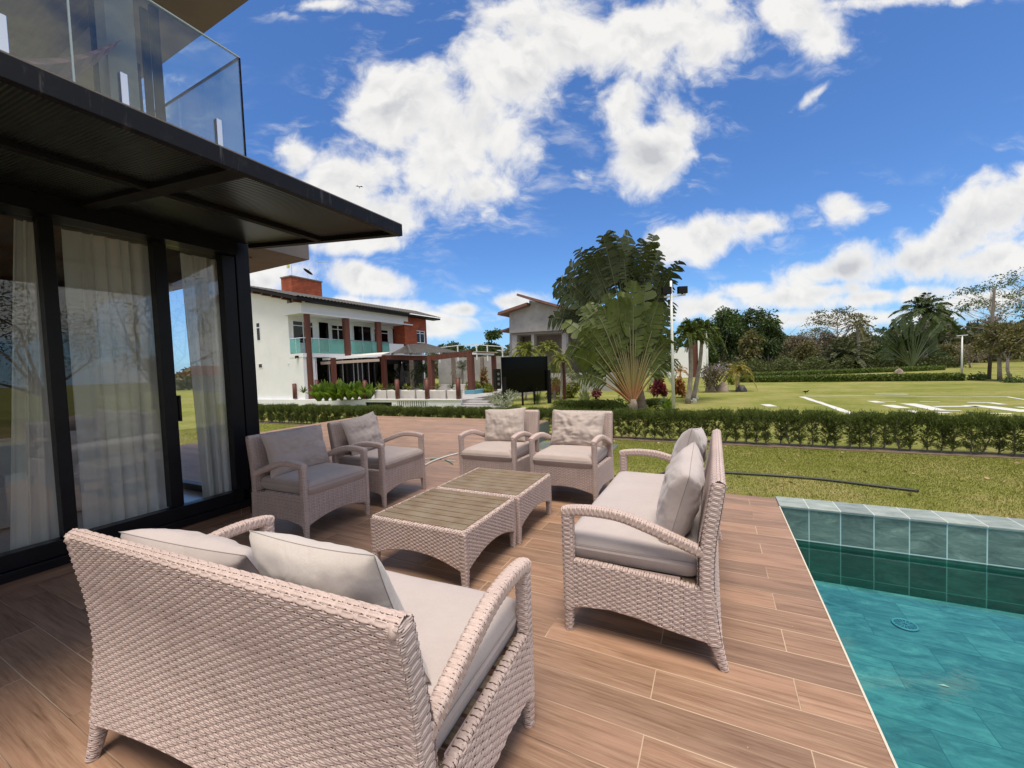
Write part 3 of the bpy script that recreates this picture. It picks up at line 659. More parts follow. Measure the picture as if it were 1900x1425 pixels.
# --- coffee tables
def make_table():
    root = empty('coffee_table', (0, 0, 0), 0)
    W, Dp = .86, .775; H = .395
    def ar(x, w): return .115+.10*np.abs(np.sin(np.pi*np.clip((x+w/2)/w, 0, 1)))**.75
    for ax_, w_, off in ((0, W, Dp/2), (1, Dp, W/2)):
        for sg in (-1, 1):
            mb = MB(); f_ = off-.006
            def fn(U, V, o_=0.0):
                P = np.stack([U, 0*U+sg*(f_-o_), V], -1) if ax_ == 0 else np.stack([0*U+sg*(f_-o_), U, V], -1)
                N = np.stack([0*U, 0*U+sg, 0*U], -1) if ax_ == 0 else np.stack([0*U+sg, 0*U, 0*U], -1)
                return P, N
            panel(mb, fn, -w_/2+.015, w_/2-.015, .1, H, mask=lambda U, V: V > ar(U, w_), flip=((sg > 0) == (ax_ == 0)))
            panel(mb, lambda U, V: fn(U, V, .03), -w_/2+.015, w_/2-.015, .1, H, mask=lambda U, V: V > ar(U, w_)+.012, fine=False)
            xs = np.linspace(-w_/2+.03, w_/2-.03, 50)
            pts = np.stack([xs, 0*xs+sg*(f_-.004), ar(xs, w_)], 1) if ax_ == 0 else np.stack([0*xs+sg*(f_-.004), xs, ar(xs, w_)], 1)
            mb.tube(pts, .008, 8)
            e = w_/2-.02
            c = sg*(f_-.014)
            P4 = [(-e, c, H, .014, .018), (0, c, H, .014, .018), (e, c, H, .014, .018)] if ax_ == 0 else [(c, -e, H+.001, .014, .018), (c, 0, H+.001, .014, .018), (c, e, H+.001, .014, .018)]
            loft(mb, P4, (0, 1, 0) if ax_ == 0 else (1, 0, 0), nper=16, sq=2.6)
            mb.build('apron', M_wicker, root, smooth=True)
    for i in (-1, 1):
        for j in (-1, 1):
            mb = MB(); x, y = i*(W/2-.026), j*(Dp/2-.026)
            loft(mb, [(x, y, 0, .019, .019), (x, y, .07, .022, .022), (x, y, .15, .026, .026), (x, y, H-.004, .026, .026)], (1, 0, 0), nper=22, sq=3.2)
            mb.build('leg', M_wicker, root, smooth=True)
    mb = MB(); n = 8; y0, y1 = -Dp/2+.028, Dp/2-.028; p = (y1-y0)/n
    for k in range(n): mb.box(-W/2+.034, W/2-.034, y0+k*p+.005, y0+(k+1)*p-.005, .392, .417)
    mb.build('table_top', M_teak, root, bevel=.003)
    mb = MB()
    for x in (-.3, 0, .3): mb.box(x-.02, x+.02, -Dp/2+.04, Dp/2-.04, .365, .390)
    mb.build('batten', M_teak, root)
    return root
t1 = make_table(); t1.location = (-1.93, 2.585, 0)
tag(t1, 'slatted coffee table in front, nearer to the foreground sofa', 'coffee table', 'slatted wicker coffee tables')
t2 = copy_tree(t1); t2.location = (-1.915, 3.375, 0); t2.rotation_euler = (0, 0, R(.6)); t2['label'] = 'slatted coffee table behind, nearer to the armchairs that face the camera'
# ================================================================== GROUND, DECK, POOL
GZ = -.5
mb = MB()
for x0, x1, y0, y1 in ((-900, .45, -60, 900), (.45, 6.75, 4.9, 900), (.45, 6.75, -60, -4.3), (6.75, 900, -60, 900)):
    mb.add([(x0, y0, GZ), (x1, y0, GZ), (x1, y1, GZ), (x0, y1, GZ)], [(0, 1, 2, 3)])
tag(mb.build('lawn', M_lawn), kind='structure')
# terrace slab of wood look tile, in pieces that butt
mb = MB()
mb.box(-5.2, .565, -4.0, 5.035, GZ-.1, 0)
mb.box(-11.0, -5.2, 2.95, 5.035, GZ-.1, 0)
mb.box(-11.0, -4.1, 5.035, 10.32, GZ-.1, 0); mb.box(-4.1, -2.0, 5.035, 6.7, GZ-.1, 0)
tag(mb.build('terrace', M_deck), kind='structure')
mb = MB(); mb.box(-4.1, -4.085, 6.71, 10.3, GZ-.05, -.012); mb.box(-4.08, -2.1, 6.71, 9.9, GZ-.1, GZ+.012)
tag(mb.build('paving', M_stone), kind='structure')
# pool
PB = -.71; PX1 = 6.6; WL = -.36
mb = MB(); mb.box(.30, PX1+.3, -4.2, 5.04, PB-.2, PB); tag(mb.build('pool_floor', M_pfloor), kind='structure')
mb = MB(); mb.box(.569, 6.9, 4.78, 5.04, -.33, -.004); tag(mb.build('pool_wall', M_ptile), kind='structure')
mb = MB(); mb.box(.569, 6.9, 4.785, 5.04, PB+.001, -.3302); tag(mb.build('submerged_wall', M_pshade), kind='structure')
mb = MB(); mb.box(.569, 6.9, 4.765, 5.075, -.004, .012); tag(mb.build('pool_coping', M_cope, bevel=.004), kind='structure')
mb = MB(); mb.box(.5652, .574, -4, 4.765, -.03, .003); tag(mb.build('pool_edge_trim', mat('cream_grout', (.58, .52, .42), .8)), kind='structure')
mb = MB(); mb.box(.5655, .573, -4.0, 4.78, PB+.001, -.0302); mb.box(PX1, 6.9, -4.0, 4.78, PB+.001, 0); mb.box(.5735, PX1, -4.2, -4.0, PB+.001, 0)
tag(mb.build('pool_side_wall', M_ptiley), kind='structure')
mb = MB(); mb.add([(.5735, -3.999, WL), (PX1-.001, -3.999, WL), (PX1-.001, 4.7795, WL), (.5735, 4.7795, WL)], [(0, 1, 2, 3)])
tag(mb.build('pool_water', M_water), kind='structure')
dr = onz(1679, 1161, PB); drn = empty('pool_drain', (dr[0], dr[1], PB), 0, 'round drain grate on the pool floor', 'drain')
M_drain = mat('drain_grey', (.05, .14, .17), .6); M_drainl = mat('drain_rim', (.14, .30, .33), .5)
mb = MB(); a = np.linspace(0, 2*np.pi, 33)
mb.tube([(.075*math.cos(x), .075*math.sin(x), .01) for x in a], .008, 6, cap=False); mb.build('rim', M_drainl, drn, smooth=True)
mb = MB(); mb.prism([(.074*math.cos(x), .074*math.sin(x)) for x in a[:-1]], 2, .001, .006); mb.build('plate', M_drain, drn)
mb = MB()
for x in a[:-1:2]: mb.bar((.015*math.cos(x), .015*math.sin(x), .010), (.068*math.cos(x), .068*math.sin(x), .010), .005, .006)
mb.build('grate_bars', M_drainl, drn)
# fallen leaf on the pool floor
lp = onz(1752, 1273, PB+.004); mb = MB(); mb.add([(-.03, 0, 0), (0, -.009, .006), (.03, 0, .002), (0, .01, .006)], [(0, 1, 2, 3)])
o = mb.build('fallen_leaf', mat('pale_leaf', (.6, .5, .42), .7)); o.location = Vector(lp); tag(o, 'small pale leaf lying on the pool floor', 'leaf')

# markings on the far lawn
mb = MB(); mz = GZ+.006
def stroke(pts, wd):
    P = [onz(x, y, mz) for x, y in pts]
    wd = wd*.72
    for i, (a, b) in enumerate(zip(P[:-1], P[1:])):
        d = (b-a); d /= np.linalg.norm(d); nn = np.array([-d[1], d[0], 0])*wd/2; h = np.array([0, 0, .002*(i % 2)])
        n = max(1, int(np.linalg.norm(b-a)/.6)); 
        for k in range(n):
            p = a+(b-a)*k/n; q = a+(b-a)*(k+1)/n; j1, j2 = rng.uniform(.8, 1.15, 2)
            mb.add([p+nn*j1+h, p-nn*j2+h, q-nn*j2+h, q+nn*j1+h], [(0, 1, 2, 3)])
def z5(*p): return [(1500+a/4.75, 480+b/4.75) for a, b in p]
stroke([(1488, 736), (1540, 753), (1607, 777.5)], .34)
stroke([(1492, 735), (1600, 734), (1700, 735.5), (1800, 736.5), (1868, 736), (1905, 742)], .16)
stroke([(1420, 750), (1434, 754)], .5)
stroke(z5((590, 1192), (880, 1194)), .28); stroke(z5((555, 1253), (640, 1268)), .55); stroke(z5((645, 1256), (772, 1258)), .2)
stroke(z5((690, 1289), (835, 1316)), .6); stroke(z5((870, 1276), (1000, 1300), (1150, 1336)), .6); stroke(z5((1150, 1336), (1345, 1338)), .25)
stroke(z5((980, 1257), (1160, 1262)), .2); stroke(z5((1110, 1303), (1500, 1300)), .4); stroke(z5((1400, 1290), (1640, 1310), (1960, 1350)), .7)
stroke(z5((1400, 1265), (1600, 1268), (1725, 1285)), .35); stroke(z5((900, 1338), (985, 1360)), .4); stroke(z5((985, 1360), (1250, 1355)), .25)
stroke(z5((1540, 1362), (1800, 1365)), .3); stroke(z5((1840, 1305), (1960, 1318)), .35)
tag(mb.build('lawn_marking', M_paint), kind='structure')

# black irrigation hose on the lawn, white one and green hose on the terrace
def hose(name, pts, r, m, z, label):
    P = np.array([onz(x, y, z+r) for x, y in pts]); Q, L = interp_path(P, .05)
    o = MB().tube(Q, r, 8).build(name, m, None, smooth=True); return tag(o, label, 'hose')
hose('garden_hose', [(1705, 911), (1620, 901), (1520, 889), (1430, 882), (1345, 877), (1310, 876), (1246, 876), (1215, 881), (1180, 880), (1141, 884)], .022, mat('hose_black', (.02, .022, .02), .5), GZ, 'black irrigation hose lying across the lawn behind the pool')
hose('garden_hose', [(840, 861), (825, 853), (806, 851), (798, 853)], .008, mat('hose_green', (.03, .16, .10), .5), 0, 'thin green hose on the terrace between the armchairs')
wh = mat('hose_white', (.62, .60, .55), .6)
hose('cable', [(780, 868), (800, 857), (824, 848), (850, 841)], .013, wh, 0, 'white cable crossing the terrace between the armchairs')['category'] = 'cable'
hose('cable', [(775, 853), (805, 850), (828, 854), (846, 856)], .006, wh, 0, 'thinner white cable lying over the other one between the armchairs')['category'] = 'cable'

# ================================================================== HOUSE ON THE LEFT
HX = -4.58; HY = 2.74
house = empty('house', (-7, 0, 0), 0, 'dark framed house with glass doors, black canopy and glass balcony on the left', 'house')
def hp(name, mb, m, **k):
    mb.v = [v-np.array([-7, 0, 0]) for v in mb.v]
    return mb.build(name, m, house, **k)
# plinth step
mb = MB(); mb.box(HX-.60, HX-.001, -4.0, 2.60, .0005, .10); hp('step', mb, M_step, bevel=.004)
mb = MB(); mb.box(-10.5, HX-.60, -4.0, 2.72, -.4, .12); hp('floor', mb, varied('polished_floor', (.40, .40, .39), (.47, .47, .46), 1, .2, world=True))
# frames of the sliding doors
fx0, fx1 = HX-.09, HX+.0
FZ0, FZ1 = .10, 2.86
mb = MB(); mb.box(fx0-.06, HX+.06, -4.0, 2.57, FZ0+.001, .17); mb.box(fx0, HX+.02, -4.0, 2.53, .171, .29); hp('door_rail', mb, M_black, bevel=.004)
mb = MB(); mb.box(fx0-.1, HX+.12, -4.0, 2.57, 2.79, 3.02); hp('door_header', mb, M_black)
mb = MB(); mb.box(HX-.16, HX+.02, 2.60, 2.74, .0, 3.0); hp('corner_post', mb, M_black, bevel=.004)
for (a, b, dx) in ((2.46, 2.585, .01), (1.90, 2.00, -.03), (1.185, 1.265, 0), (.30, .38, -.03), (-.55, -.45, 0), (-1.6, -1.5, 0)):
    mb = MB(); mb.box(fx0+dx, fx1+dx+.012, a, b, .292, 2.788); hp('door_stile', mb, M_black, bevel=.003)
for (a, b, dx) in ((2.0, 2.46, -.02), (1.265, 1.90, -.05), (.38, 1.185, -.03), (-.45, .30, -.05), (-1.5, -.55, -.03), (-3.9, -1.6, -.03)):
    mb = MB(); mb.box(HX-.045+dx, HX-.037+dx, a, b, .292, 2.788); hp('glass_pane', mb, M_glass)
mb = MB(); mb.box(HX-.09, HX-.03, 2.02, 2.04, 1.1, 1.35); hp('door_handle', mb, M_black, bevel=.004)
# end wall of the corner room, glazed, seen through the doors
mb = MB(); mb.box(-10.5, -8.6, 2.62, 2.72, .12, 3.0); mb.box(-8.6, HX-.16, 2.62, 2.72, 2.7, 3.0); hp('end_wall', mb, M_conc2)
mb = MB()
for a, b in ((-8.6, -8.5), (-7.2, -7.1), (-6.35, -6.28), (-5.42, -5.34)): mb.box(a, b, 2.63, 2.71, .2, 2.7)
mb.box(-8.6, HX-.16, 2.63, 2.71, .121, .2); hp('end_door_frame', mb, M_black)
mb = MB(); mb.box(-8.5, -6.35, 2.66, 2.668, .2, 2.7); hp('glass_pane', mb, M_glass)
# room
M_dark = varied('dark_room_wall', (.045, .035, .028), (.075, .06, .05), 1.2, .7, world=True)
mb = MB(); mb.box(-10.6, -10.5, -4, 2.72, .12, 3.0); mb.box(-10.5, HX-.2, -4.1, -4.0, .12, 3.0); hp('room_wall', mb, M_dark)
mb = MB(); mb.box(-10.5, HX-.19, -4.0, 2.62, 3.001, 3.10); hp('ceiling', mb, varied('timber_ceiling', (.12, .075, .045), (.2, .13, .08), 2, .6, stretch=(1, 8, 1), world=True))
# curtains: pleated sheer sheets
def f_curt(t, p):
    n = t.noise(t.scl(t.obj(), 1, 1, .15), 30, 3, .5)
    t.put(p.inputs['Base Color'], t.mix(n, (.78, .77, .73), (.90, .89, .85)))
M_curt = bpy.data.materials.new('sheer_curtain'); M_curt.use_nodes = True; tc = NT(M_curt.node_tree); pc = M_curt.node_tree.nodes['Principled BSDF']; f_curt(tc, pc)
pc.inputs['Roughness'].default_value = .95; trc = tc.n('ShaderNodeBsdfTranslucent'); trc.inputs[0].default_value = (.86, .85, .80, 1)
mxc = tc.n('ShaderNodeMixShader'); mxc.inputs[0].default_value = .30; tc.nt.links.new(pc.outputs[0], mxc.inputs[1]); tc.nt.links.new(trc.outputs[0], mxc.inputs[2])
tpc = tc.n('ShaderNodeBsdfTransparent'); mx2 = tc.n('ShaderNodeMixShader'); mx2.inputs[0].default_value = .10
tc.nt.links.new(mxc.outputs[0], mx2.inputs[1]); tc.nt.links.new(tpc.outputs[0], mx2.inputs[2]); tc.nt.links.new(mx2.outputs[0], tc.nt.nodes['Material Output'].inputs[0])
def curtain(y0, y1, y0b, y1b, x, label):
    n, k = 240, 50; tt = np.linspace(0, 1, n); zz = np.linspace(0, 1, k); T, Z = np.meshgrid(tt, zz, indexing='ij')
    ya = y0+(y1-y0)*T; yb = y0b+(y1b-y0b)*T; y = yb+(ya-yb)*Z**1.0; z = .135+(2.78-.135)*Z
    ph = T*(y1b-y0b)/.085*2*np.pi; ph = ph+.9*np.sin(T*19+1)+.5*np.sin(T*43)+.25*np.sin(Z*3+T*9)
    amp = .035*(1-.35*Z)*(.6+.4*np.sin(T*27+.6))
    X = x+amp*np.sin(ph)+.01*np.sin(Z*5+T*6); y = y+.012*np.cos(ph)
    o = MB().grid(np.stack([X, y, z], -1)).build('curtain', M_curt, None, smooth=True)
    return tag(o, label, 'curtain', 'curtains behind the glass doors')
curtain(1.12, 1.30, .94, 1.33, HX-.21, 'narrow gathered curtain left of the wide one, behind the glass doors')
curtain(1.36, 2.0, 1.34, 2.0, HX-.20, 'wide pleated curtain in the middle of the glass doors')
curtain(2.19, 2.60, 2.24, 2.58, HX-.22, 'curtain in the last glass door next to the corner post')
# blind slats seen dark behind the first pane
bl = empty('window_blind', (-8.2, .2, 0), 0, 'dark slatted blind deep in the room behind the leftmost pane', 'blind')
mb = MB()
for k in range(34): mb.box(-.02, .02, -.9, .9, .8+k*.055, .80+k*.055+.022)
mb.build('slats', mat('blind_grey', (.16, .16, .17), .5), bl)
mb = MB(); mb.box(-.03, .03, -.95, .95, 2.68, 2.76); mb.build('head_rail', M_black, bl)
# indoor sofa, low, pale
so_ = empty('indoor_sofa', (-6.4, 1.3, .12), 0, 'pale low sofa inside the room behind the curtains', 'sofa')
mb = MB(); mb.box(-.45, .35, -1.0, .9, .02, .42); mb.build('seat', M_fab_cream, so_, bevel=.05)
mb = MB(); mb.box(-.75, -.46, -1.0, .9, .02, .80); mb.build('backrest', M_fab_cream, so_, bevel=.06)

# canopy, sloping down from the wall to its front edge
CX = -2.375; CF0, CF1 = -4.0, 2.74
zw, zf = 2.90, 2.665
mb = MB(); mb.box(CX-.045, CX, CF0, CF1, zf-.002, 2.757); hp('canopy_fascia', mb, M_fascia, bevel=.002)
mb = MB(); mb.box(CX-.05, CX-.002, CF0, CF1, 2.7572, 2.764); hp('fascia_edge', mb, mat('dusty_edge', (.20, .165, .14), .8))
def slope(x): return zw+(zf-zw)*(x-HX)/(CX-HX)
mb = MB()
pr = [(HX+.12, slope(HX+.12)+.0), (CX-.046, slope(CX)+.002), (CX-.046, slope(CX)+.085), (HX+.12, slope(HX)+.10)]
mb.prism(pr, 1, CF1-.06, CF1); hp('canopy_end_beam', mb, M_blackmatt)
for y in (1.42, -.1, -1.6):
    mb = MB(); mb.prism(pr, 1, y-.05, y+.05); hp('canopy_rafter', mb, M_blackmatt)
for x in (-3.35,):
    mb = MB(); mb.box(x-.03, x+.03, CF0, CF1-.062, slope(x)-.0, slope(x)+.08); hp('canopy_purlin', mb, M_blackmatt)
mb = MB(); mb.prism([(HX+.12, slope(HX+.12)+.035), (CX-.046, slope(CX)+.035), (CX-.046, slope(CX)+.075), (HX+.12, slope(HX+.12)+.075)], 1, CF0, CF1-.061); hp('canopy_soffit', mb, M_soffit)
# header wall, slab and balcony
mb = MB(); mb.box(-10.6, HX-.02, -4.0, 2.72, 3.101, 3.80); hp('floor_slab', mb, M_conc2)
mb = MB(); mb.box(HX-.02, HX+.05, -4.0, 2.76, 3.02, 3.80); hp('slab_edge', mb, M_fascia)
# wing slab beyond the corner
cz = 3.3; c_ = onz(574, 482, cz)
mb = MB(); mb.box(-11.5, c_[0], 2.78, c_[1], cz, cz+.62); hp('wing_slab', mb, M_conc2)
mb = MB(); mb.box(-8.6, c_[0]-.55, 2.9, c_[1]-.55, cz-.02, cz-.002); hp('timber_soffit', mb, varied('slatted_timber', (.16, .07, .035), (.28, .13, .07), 3, .6, stretch=(9, 1, 1), world=True))
# glass balustrade
bx = -4.50; by = 2.73; zt = 4.92; z0 = 3.86
yj = onx(130, 60, bx)[1]
for a, b in ((by, yj+.004), (yj-.004, yj-1.5), (yj-1.508, -4)):
    mb = MB(); mb.box(bx-.006, bx+.006, b, a, z0, zt); hp('balustrade_glass', mb, M_balglass)
M_edge = mat('glass_edge', (.75, .82, .82), .2)
mb = MB(); mb.box(bx-.010, bx+.010, -4, by+.01, zt, zt+.012); hp('balustrade_cap', mb, M_edge)
mb = MB(); mb.box(bx-.008, bx+.008, yj-.006, yj+.006, z0, zt-.001); hp('glass_joint', mb, M_edge)
xj = ony(333, 200, by)[0]
for a, b in ((xj+.003, bx-.012), (-6.3, xj-.003)):
    mb = MB(); mb.box(a, b, by-.006, by+.006, z0, zt-.012); hp('balustrade_glass', mb, M_balglass)
mb = MB(); mb.box(-6.3, bx-.012, by-.01, by+.01, zt-.011, zt+.004); mb.box(bx-.010, bx+.010, by-.0, by+.012, z0, zt); hp('side_cap', mb, M_blackmatt)
for px_, py_ in ((232, 205), (407, 272), (5, 90)):
    q = onx(px_, py_, bx); mb = MB(); mb.box(bx-.028, bx+.028, q[1]-.025, q[1]+.025, 3.80, 4.14); hp('glass_clamp', mb, M_steel, bevel=.003)
q = ony(424, 300, by); mb = MB(); mb.box(q[0]-.025, q[0]+.025, by-.028, by+.028, 3.80, 3.98); hp('glass_clamp', mb, M_steel, bevel=.003)
q = ony(268, 180, by); mb = MB(); mb.box(q[0]-.03, q[0]+.03, by-.028, by+.028, 3.80, 4.14); hp('glass_clamp', mb, M_steel, bevel=.003)
# upper storey: recessed wall, columns, roof
WX = -6.6
mb = MB(); mb.box(WX-.3, WX, -4.0, .9, 3.80, 6.45); hp('upper_wall', mb, varied('upper_wall_paint', (.16, .155, .15), (.22, .215, .21), 1, .8, world=True))
mb = MB(); mb.box(WX, WX+.02, -1.2, .6, 3.85, 6.1); hp('upper_door_glass', mb, M_darkglass)
def colpx(p0, p1, x, z0_, z1_, m, nm='column', tk=.22):
    a = onx(p0[0], p0[1], x); b = onx(p1[0], p1[1], x); mb = MB(); mb.box(x-tk, x, min(a[1], b[1]), max(a[1], b[1]), z0_, z1_); return hp(nm, mb, m)
colpx((200, 100), (253, 100), -5.55, 3.8, 6.45, M_conc)
colpx((178, 160), (200, 160), -5.95, 3.8, 5.9, M_blackmatt, 'shutter', .04)
colpx((271, 160), (284, 160), -5.75, 3.8, 5.75, M_blackmatt, 'shutter', .04)
colpx((288, 160), (304, 160), -5.45, 3.8, 5.62, M_blackmatt, 'shutter', .04)
colpx((255, 170), (264, 170), -6.1, 3.8, 5.3, M_blackmatt, 'shutter', .04)
zr = 6.45; re_ = onz(462, 0, zr)[1]
mb = MB(); mb.box(-12, -3.0, re_-.75, re_, zr-.0, zr+.45); mb.box(-4.0, -3.0, -4, re_-.751, zr, zr+.45); hp('roof_beam', mb, M_conc2)
mb = MB(); mb.box(-12, -4.001, -4, re_-.751, zr+.12, zr+.45); hp('roof_soffit', mb, varied('board_marked_concrete', (.09, .065, .04), (.20, .15, .09), 1.2, .85, stretch=(2, 14, 1), world=True))
# hammock slung on the balcony
P0 = onx(222, 75, -5.5); P1 = onx(20, 150, -5.2); P2 = onx(-120, 60, -5.0)
n, k = 60, 14; T = np.linspace(0, 1, n)[:, None]; Sg = np.linspace(-1, 1, k)[None, :]
P1 = P1+np.array([0, 0, -.25]); base = (1-T)**2*P0+2*T*(1-T)*P1+T**2*P2
wid = (.05+.55*np.sin(np.pi*np.clip(T*1.05-.02, 0, 1))**.7); H = np.zeros((n, k, 3))
H += base[:, None, :]; H[..., 2] += (-.25*(1-Sg**2)+.10*np.cos(Sg*22))*wid*.9; H[..., 0] += Sg*wid*.6
def f_ham(t, p):
    s = t.sep(t.obj()); w_ = t.m('SINE', t.m('MULTIPLY', s[0], 60)); t.put(p.inputs['Base Color'], t.mix(t.rng(w_, -.3, .3), (.62, .30, .24), (.40, .20, .17)))
o = MB().grid(H).build('hammock', mat('hammock_cloth', (.4, .2, .15), .9, fn=f_ham), None, smooth=True); tag(o, 'reddish striped hammock hanging behind the balcony glass', 'hammock')
# ================================================================== VEGETATION BUILDERS
def rot_frames(d, rngl, spin=None):
    """for unit directions d (n,3): perpendicular frame"""
    n = len(d); a = np.cross(d, rngl.normal(size=(n, 3))); a /= np.linalg.norm(a, axis=1)[:, None]+1e-9
    return a, np.cross(d, a)
def leaves(mb, P, D, L, Wd, rngl, droop=.0, mi=0, up=None):
    """diamond leaves at P pointing along D"""
    n = len(P); D = D/(np.linalg.norm(D, axis=1)[:, None]+1e-9); A, B = rot_frames(D, rngl)
    if up is not None:
        A = np.cross(D, np.array([0, 0, 1.0])); A /= np.linalg.norm(A, axis=1)[:, None]+1e-6; B = np.cross(A, D)
        th = rngl.normal(size=n)*up; A = A*np.cos(th)[:, None]+B*np.sin(th)[:, None]
    L = np.broadcast_to(L, (n,))[:, None]; Wd = np.broadcast_to(Wd, (n,))[:, None]
    z = np.array([0, 0, 1.0])
    v = np.stack([P, P+D*L*.45+A*Wd/2, P+D*L-z*droop*L, P+D*L*.45-A*Wd/2], 1).reshape(-1, 3)
    f = np.arange(n*4).reshape(n, 4); mb.add(v, f, mi)
def ball(n, rngl):
    d = rngl.normal(size=(n, 3)); return d/np.linalg.norm(d, axis=1)[:, None]
def crown(mb, clumps, n, L, Wd, seed, flat=1.0, droop=.2, shell=.55):
    """clumps: list of (x,y,z,r); leaves spread in clumpy shells"""
    g = np.random.default_rng(seed); C = np.array(clumps, float); w = C[:, 3]**2; idx = g.choice(len(C), n, p=w/w.sum())
    # sub-clumps give light and dark tufts
    d = ball(n, g); sub = ball(len(C)*9, g).reshape(len(C), 9, 3); k = g.integers(0, 9, n); dd = d*.55+sub[idx, k]*.75
    dd /= np.linalg.norm(dd, axis=1)[:, None]; r = C[idx, 3]*(shell+(1-shell)*g.random(n)**.6)*(.82+.3*np.sin(k*2.3+idx))
    P = C[idx, :3]+dd*r[:, None]*np.array([1, 1, flat]); dirs = dd+g.normal(size=(n, 3))*.6; dirs[:, 2] -= .15
    leaves(mb, P, dirs, L*g.uniform(.6, 1.3, n), Wd*g.uniform(.7, 1.2, n), g, droop)
def branches(mb, base, top_r, h, n, seed, r0=.12, spread=.6, ends=None, fork=.35):
    g = np.random.default_rng(seed); base = np.array(base, float); tips = []
    fz = h*fork; bend = g.normal(size=2)*.06*h
    tp = base+np.array([bend[0]*.5, bend[1]*.5, fz])
    mb.tube([base, base+(tp-base)*.5+np.array([bend[0]*.2, 0, 0]), tp], [r0, r0*.8, r0*.72], 8)
    E_ = ends if ends is not None else [tp+np.array([math.cos(a)*top_r*spread, math.sin(a)*top_r*spread, (h-fz)*g.uniform(.5, .9)]) for a in g.uniform(0, 6.28)+np.arange(n)*6.28/n]
    for e in E_:
        e = np.array(e); m = tp*.5+e*.5+g.normal(size=3)*.06*h; m[2] += .04*h
        mb.tube([tp-np.array([0, 0, .05]), m, e], [r0*.5, r0*.3, r0*.09], 6)
        for q in range(3):
            s_ = m*(1-.3*q)+e*.3*q if q else m; e2 = e+g.normal(size=3)*top_r*.35; mb.tube([s_, (s_+e2)/2+g.normal(size=3)*.05*h, e2], [r0*.2, r0*.12, r0*.04], 5, cap=False)
        tips.append(e)
    return tips
def frond(mb, O, az, el, L, drop, nl, ll, lw, g, rach=.02, vshape=.5, mi_r=0, mi_l=0, start=.12, tipfold=0.3):
    """one feather leaf: curved rachis with leaflets both sides"""
    h = np.array([math.cos(az), math.sin(az), 0.0]); t = np.linspace(0, 1, 14)
    x = L*(t*math.cos(el)-0.0*t); z = L*(t*math.sin(el)-drop*t**2.2)
    sh = 1-.12*drop*t**2; C = O+h*(x*sh)[:, None]+np.array([0, 0, 1.0])*z[:, None]
    mb.tube(C, np.linspace(rach, rach*.25, 14), 4, mi_r, cap=False)
    tt = np.linspace(start, .995, nl); Q = np.stack([np.interp(tt, t, C[:, k]) for k in range(3)], 1); T = np.gradient(Q, axis=0); T /= np.linalg.norm(T, axis=1)[:, None]
    side = np.cross(T, np.array([0, 0, 1.0])); side /= np.linalg.norm(side, axis=1)[:, None]+1e-6; up = np.cross(side, T)
    for s in (-1, 1):
        d = side*s*.8+T*(.45+.6*tt[:, None])+up*vshape*g.uniform(.5, 1.3, nl)[:, None]-np.array([0, 0, 1.0])*tipfold*g.uniform(.3, 1.2, nl)[:, None]
        ln = ll*np.sin(np.pi*(.12+.80*tt))**.6*g.uniform(.85, 1.1, nl); leaves(mb, Q, d, ln, lw, g, .22, mi_l, up=.5)
GRP = {}
G_plain = leafmat('foliage_mid_green', (.028, .058, .012), (.095, .135, .030))
G_dark = leafmat('foliage_dark_green', (.020, .044, .011), (.080, .115, .026))
G_olive = leafmat('foliage_olive', (.070, .068, .020), (.175, .155, .055))
G_dry = leafmat('foliage_dry', (.11, .085, .05), (.21, .17, .105), trans=.1)
G_yel = leafmat('foliage_yellow_green', (.12, .155, .02), (.30, .30, .05))
G_palm = leafmat('palm_leaf', (.025, .05, .012), (.10, .13, .035))
G_areca = leafmat('areca_leaf', (.09, .12, .014), (.25, .25, .04))
G_red = leafmat('red_foliage', (.07, .008, .012), (.19, .02, .028))
G_pinkw = leafmat('pale_pink_leaf', (.45, .33, .30), (.60, .52, .45))
G_orange = leafmat('orange_leaf', (.26, .10, .03), (.38, .17, .05))
G_hedge = leafmat('hedge_needles', (.042, .070, .013), (.165, .20, .042), .7, .25, 2.5)
G_hedge2 = leafmat('box_hedge_leaves', (.04, .075, .012), (.16, .20, .04), .5, .2, 2.0)
G_purple = leafmat('purple_flowers', (.30, .24, .42), (.45, .40, .55))
G_whitef = mat('white_flowers', (.75, .75, .70), .7)
G_broad = leafmat('broad_leaf', (.07, .13, .02), (.24, .32, .06), .4, .3)
G_twig = varied('thin_twigs', (.13, .10, .08), (.22, .18, .15), 5, .9)
PXM = lambda d: d/FPX                   # metres per photo pixel at depth d
def foot(px, py): return onz(px, py, GZ)
def depth_of(p): return float((np.array(p)-CAM) @ CF)

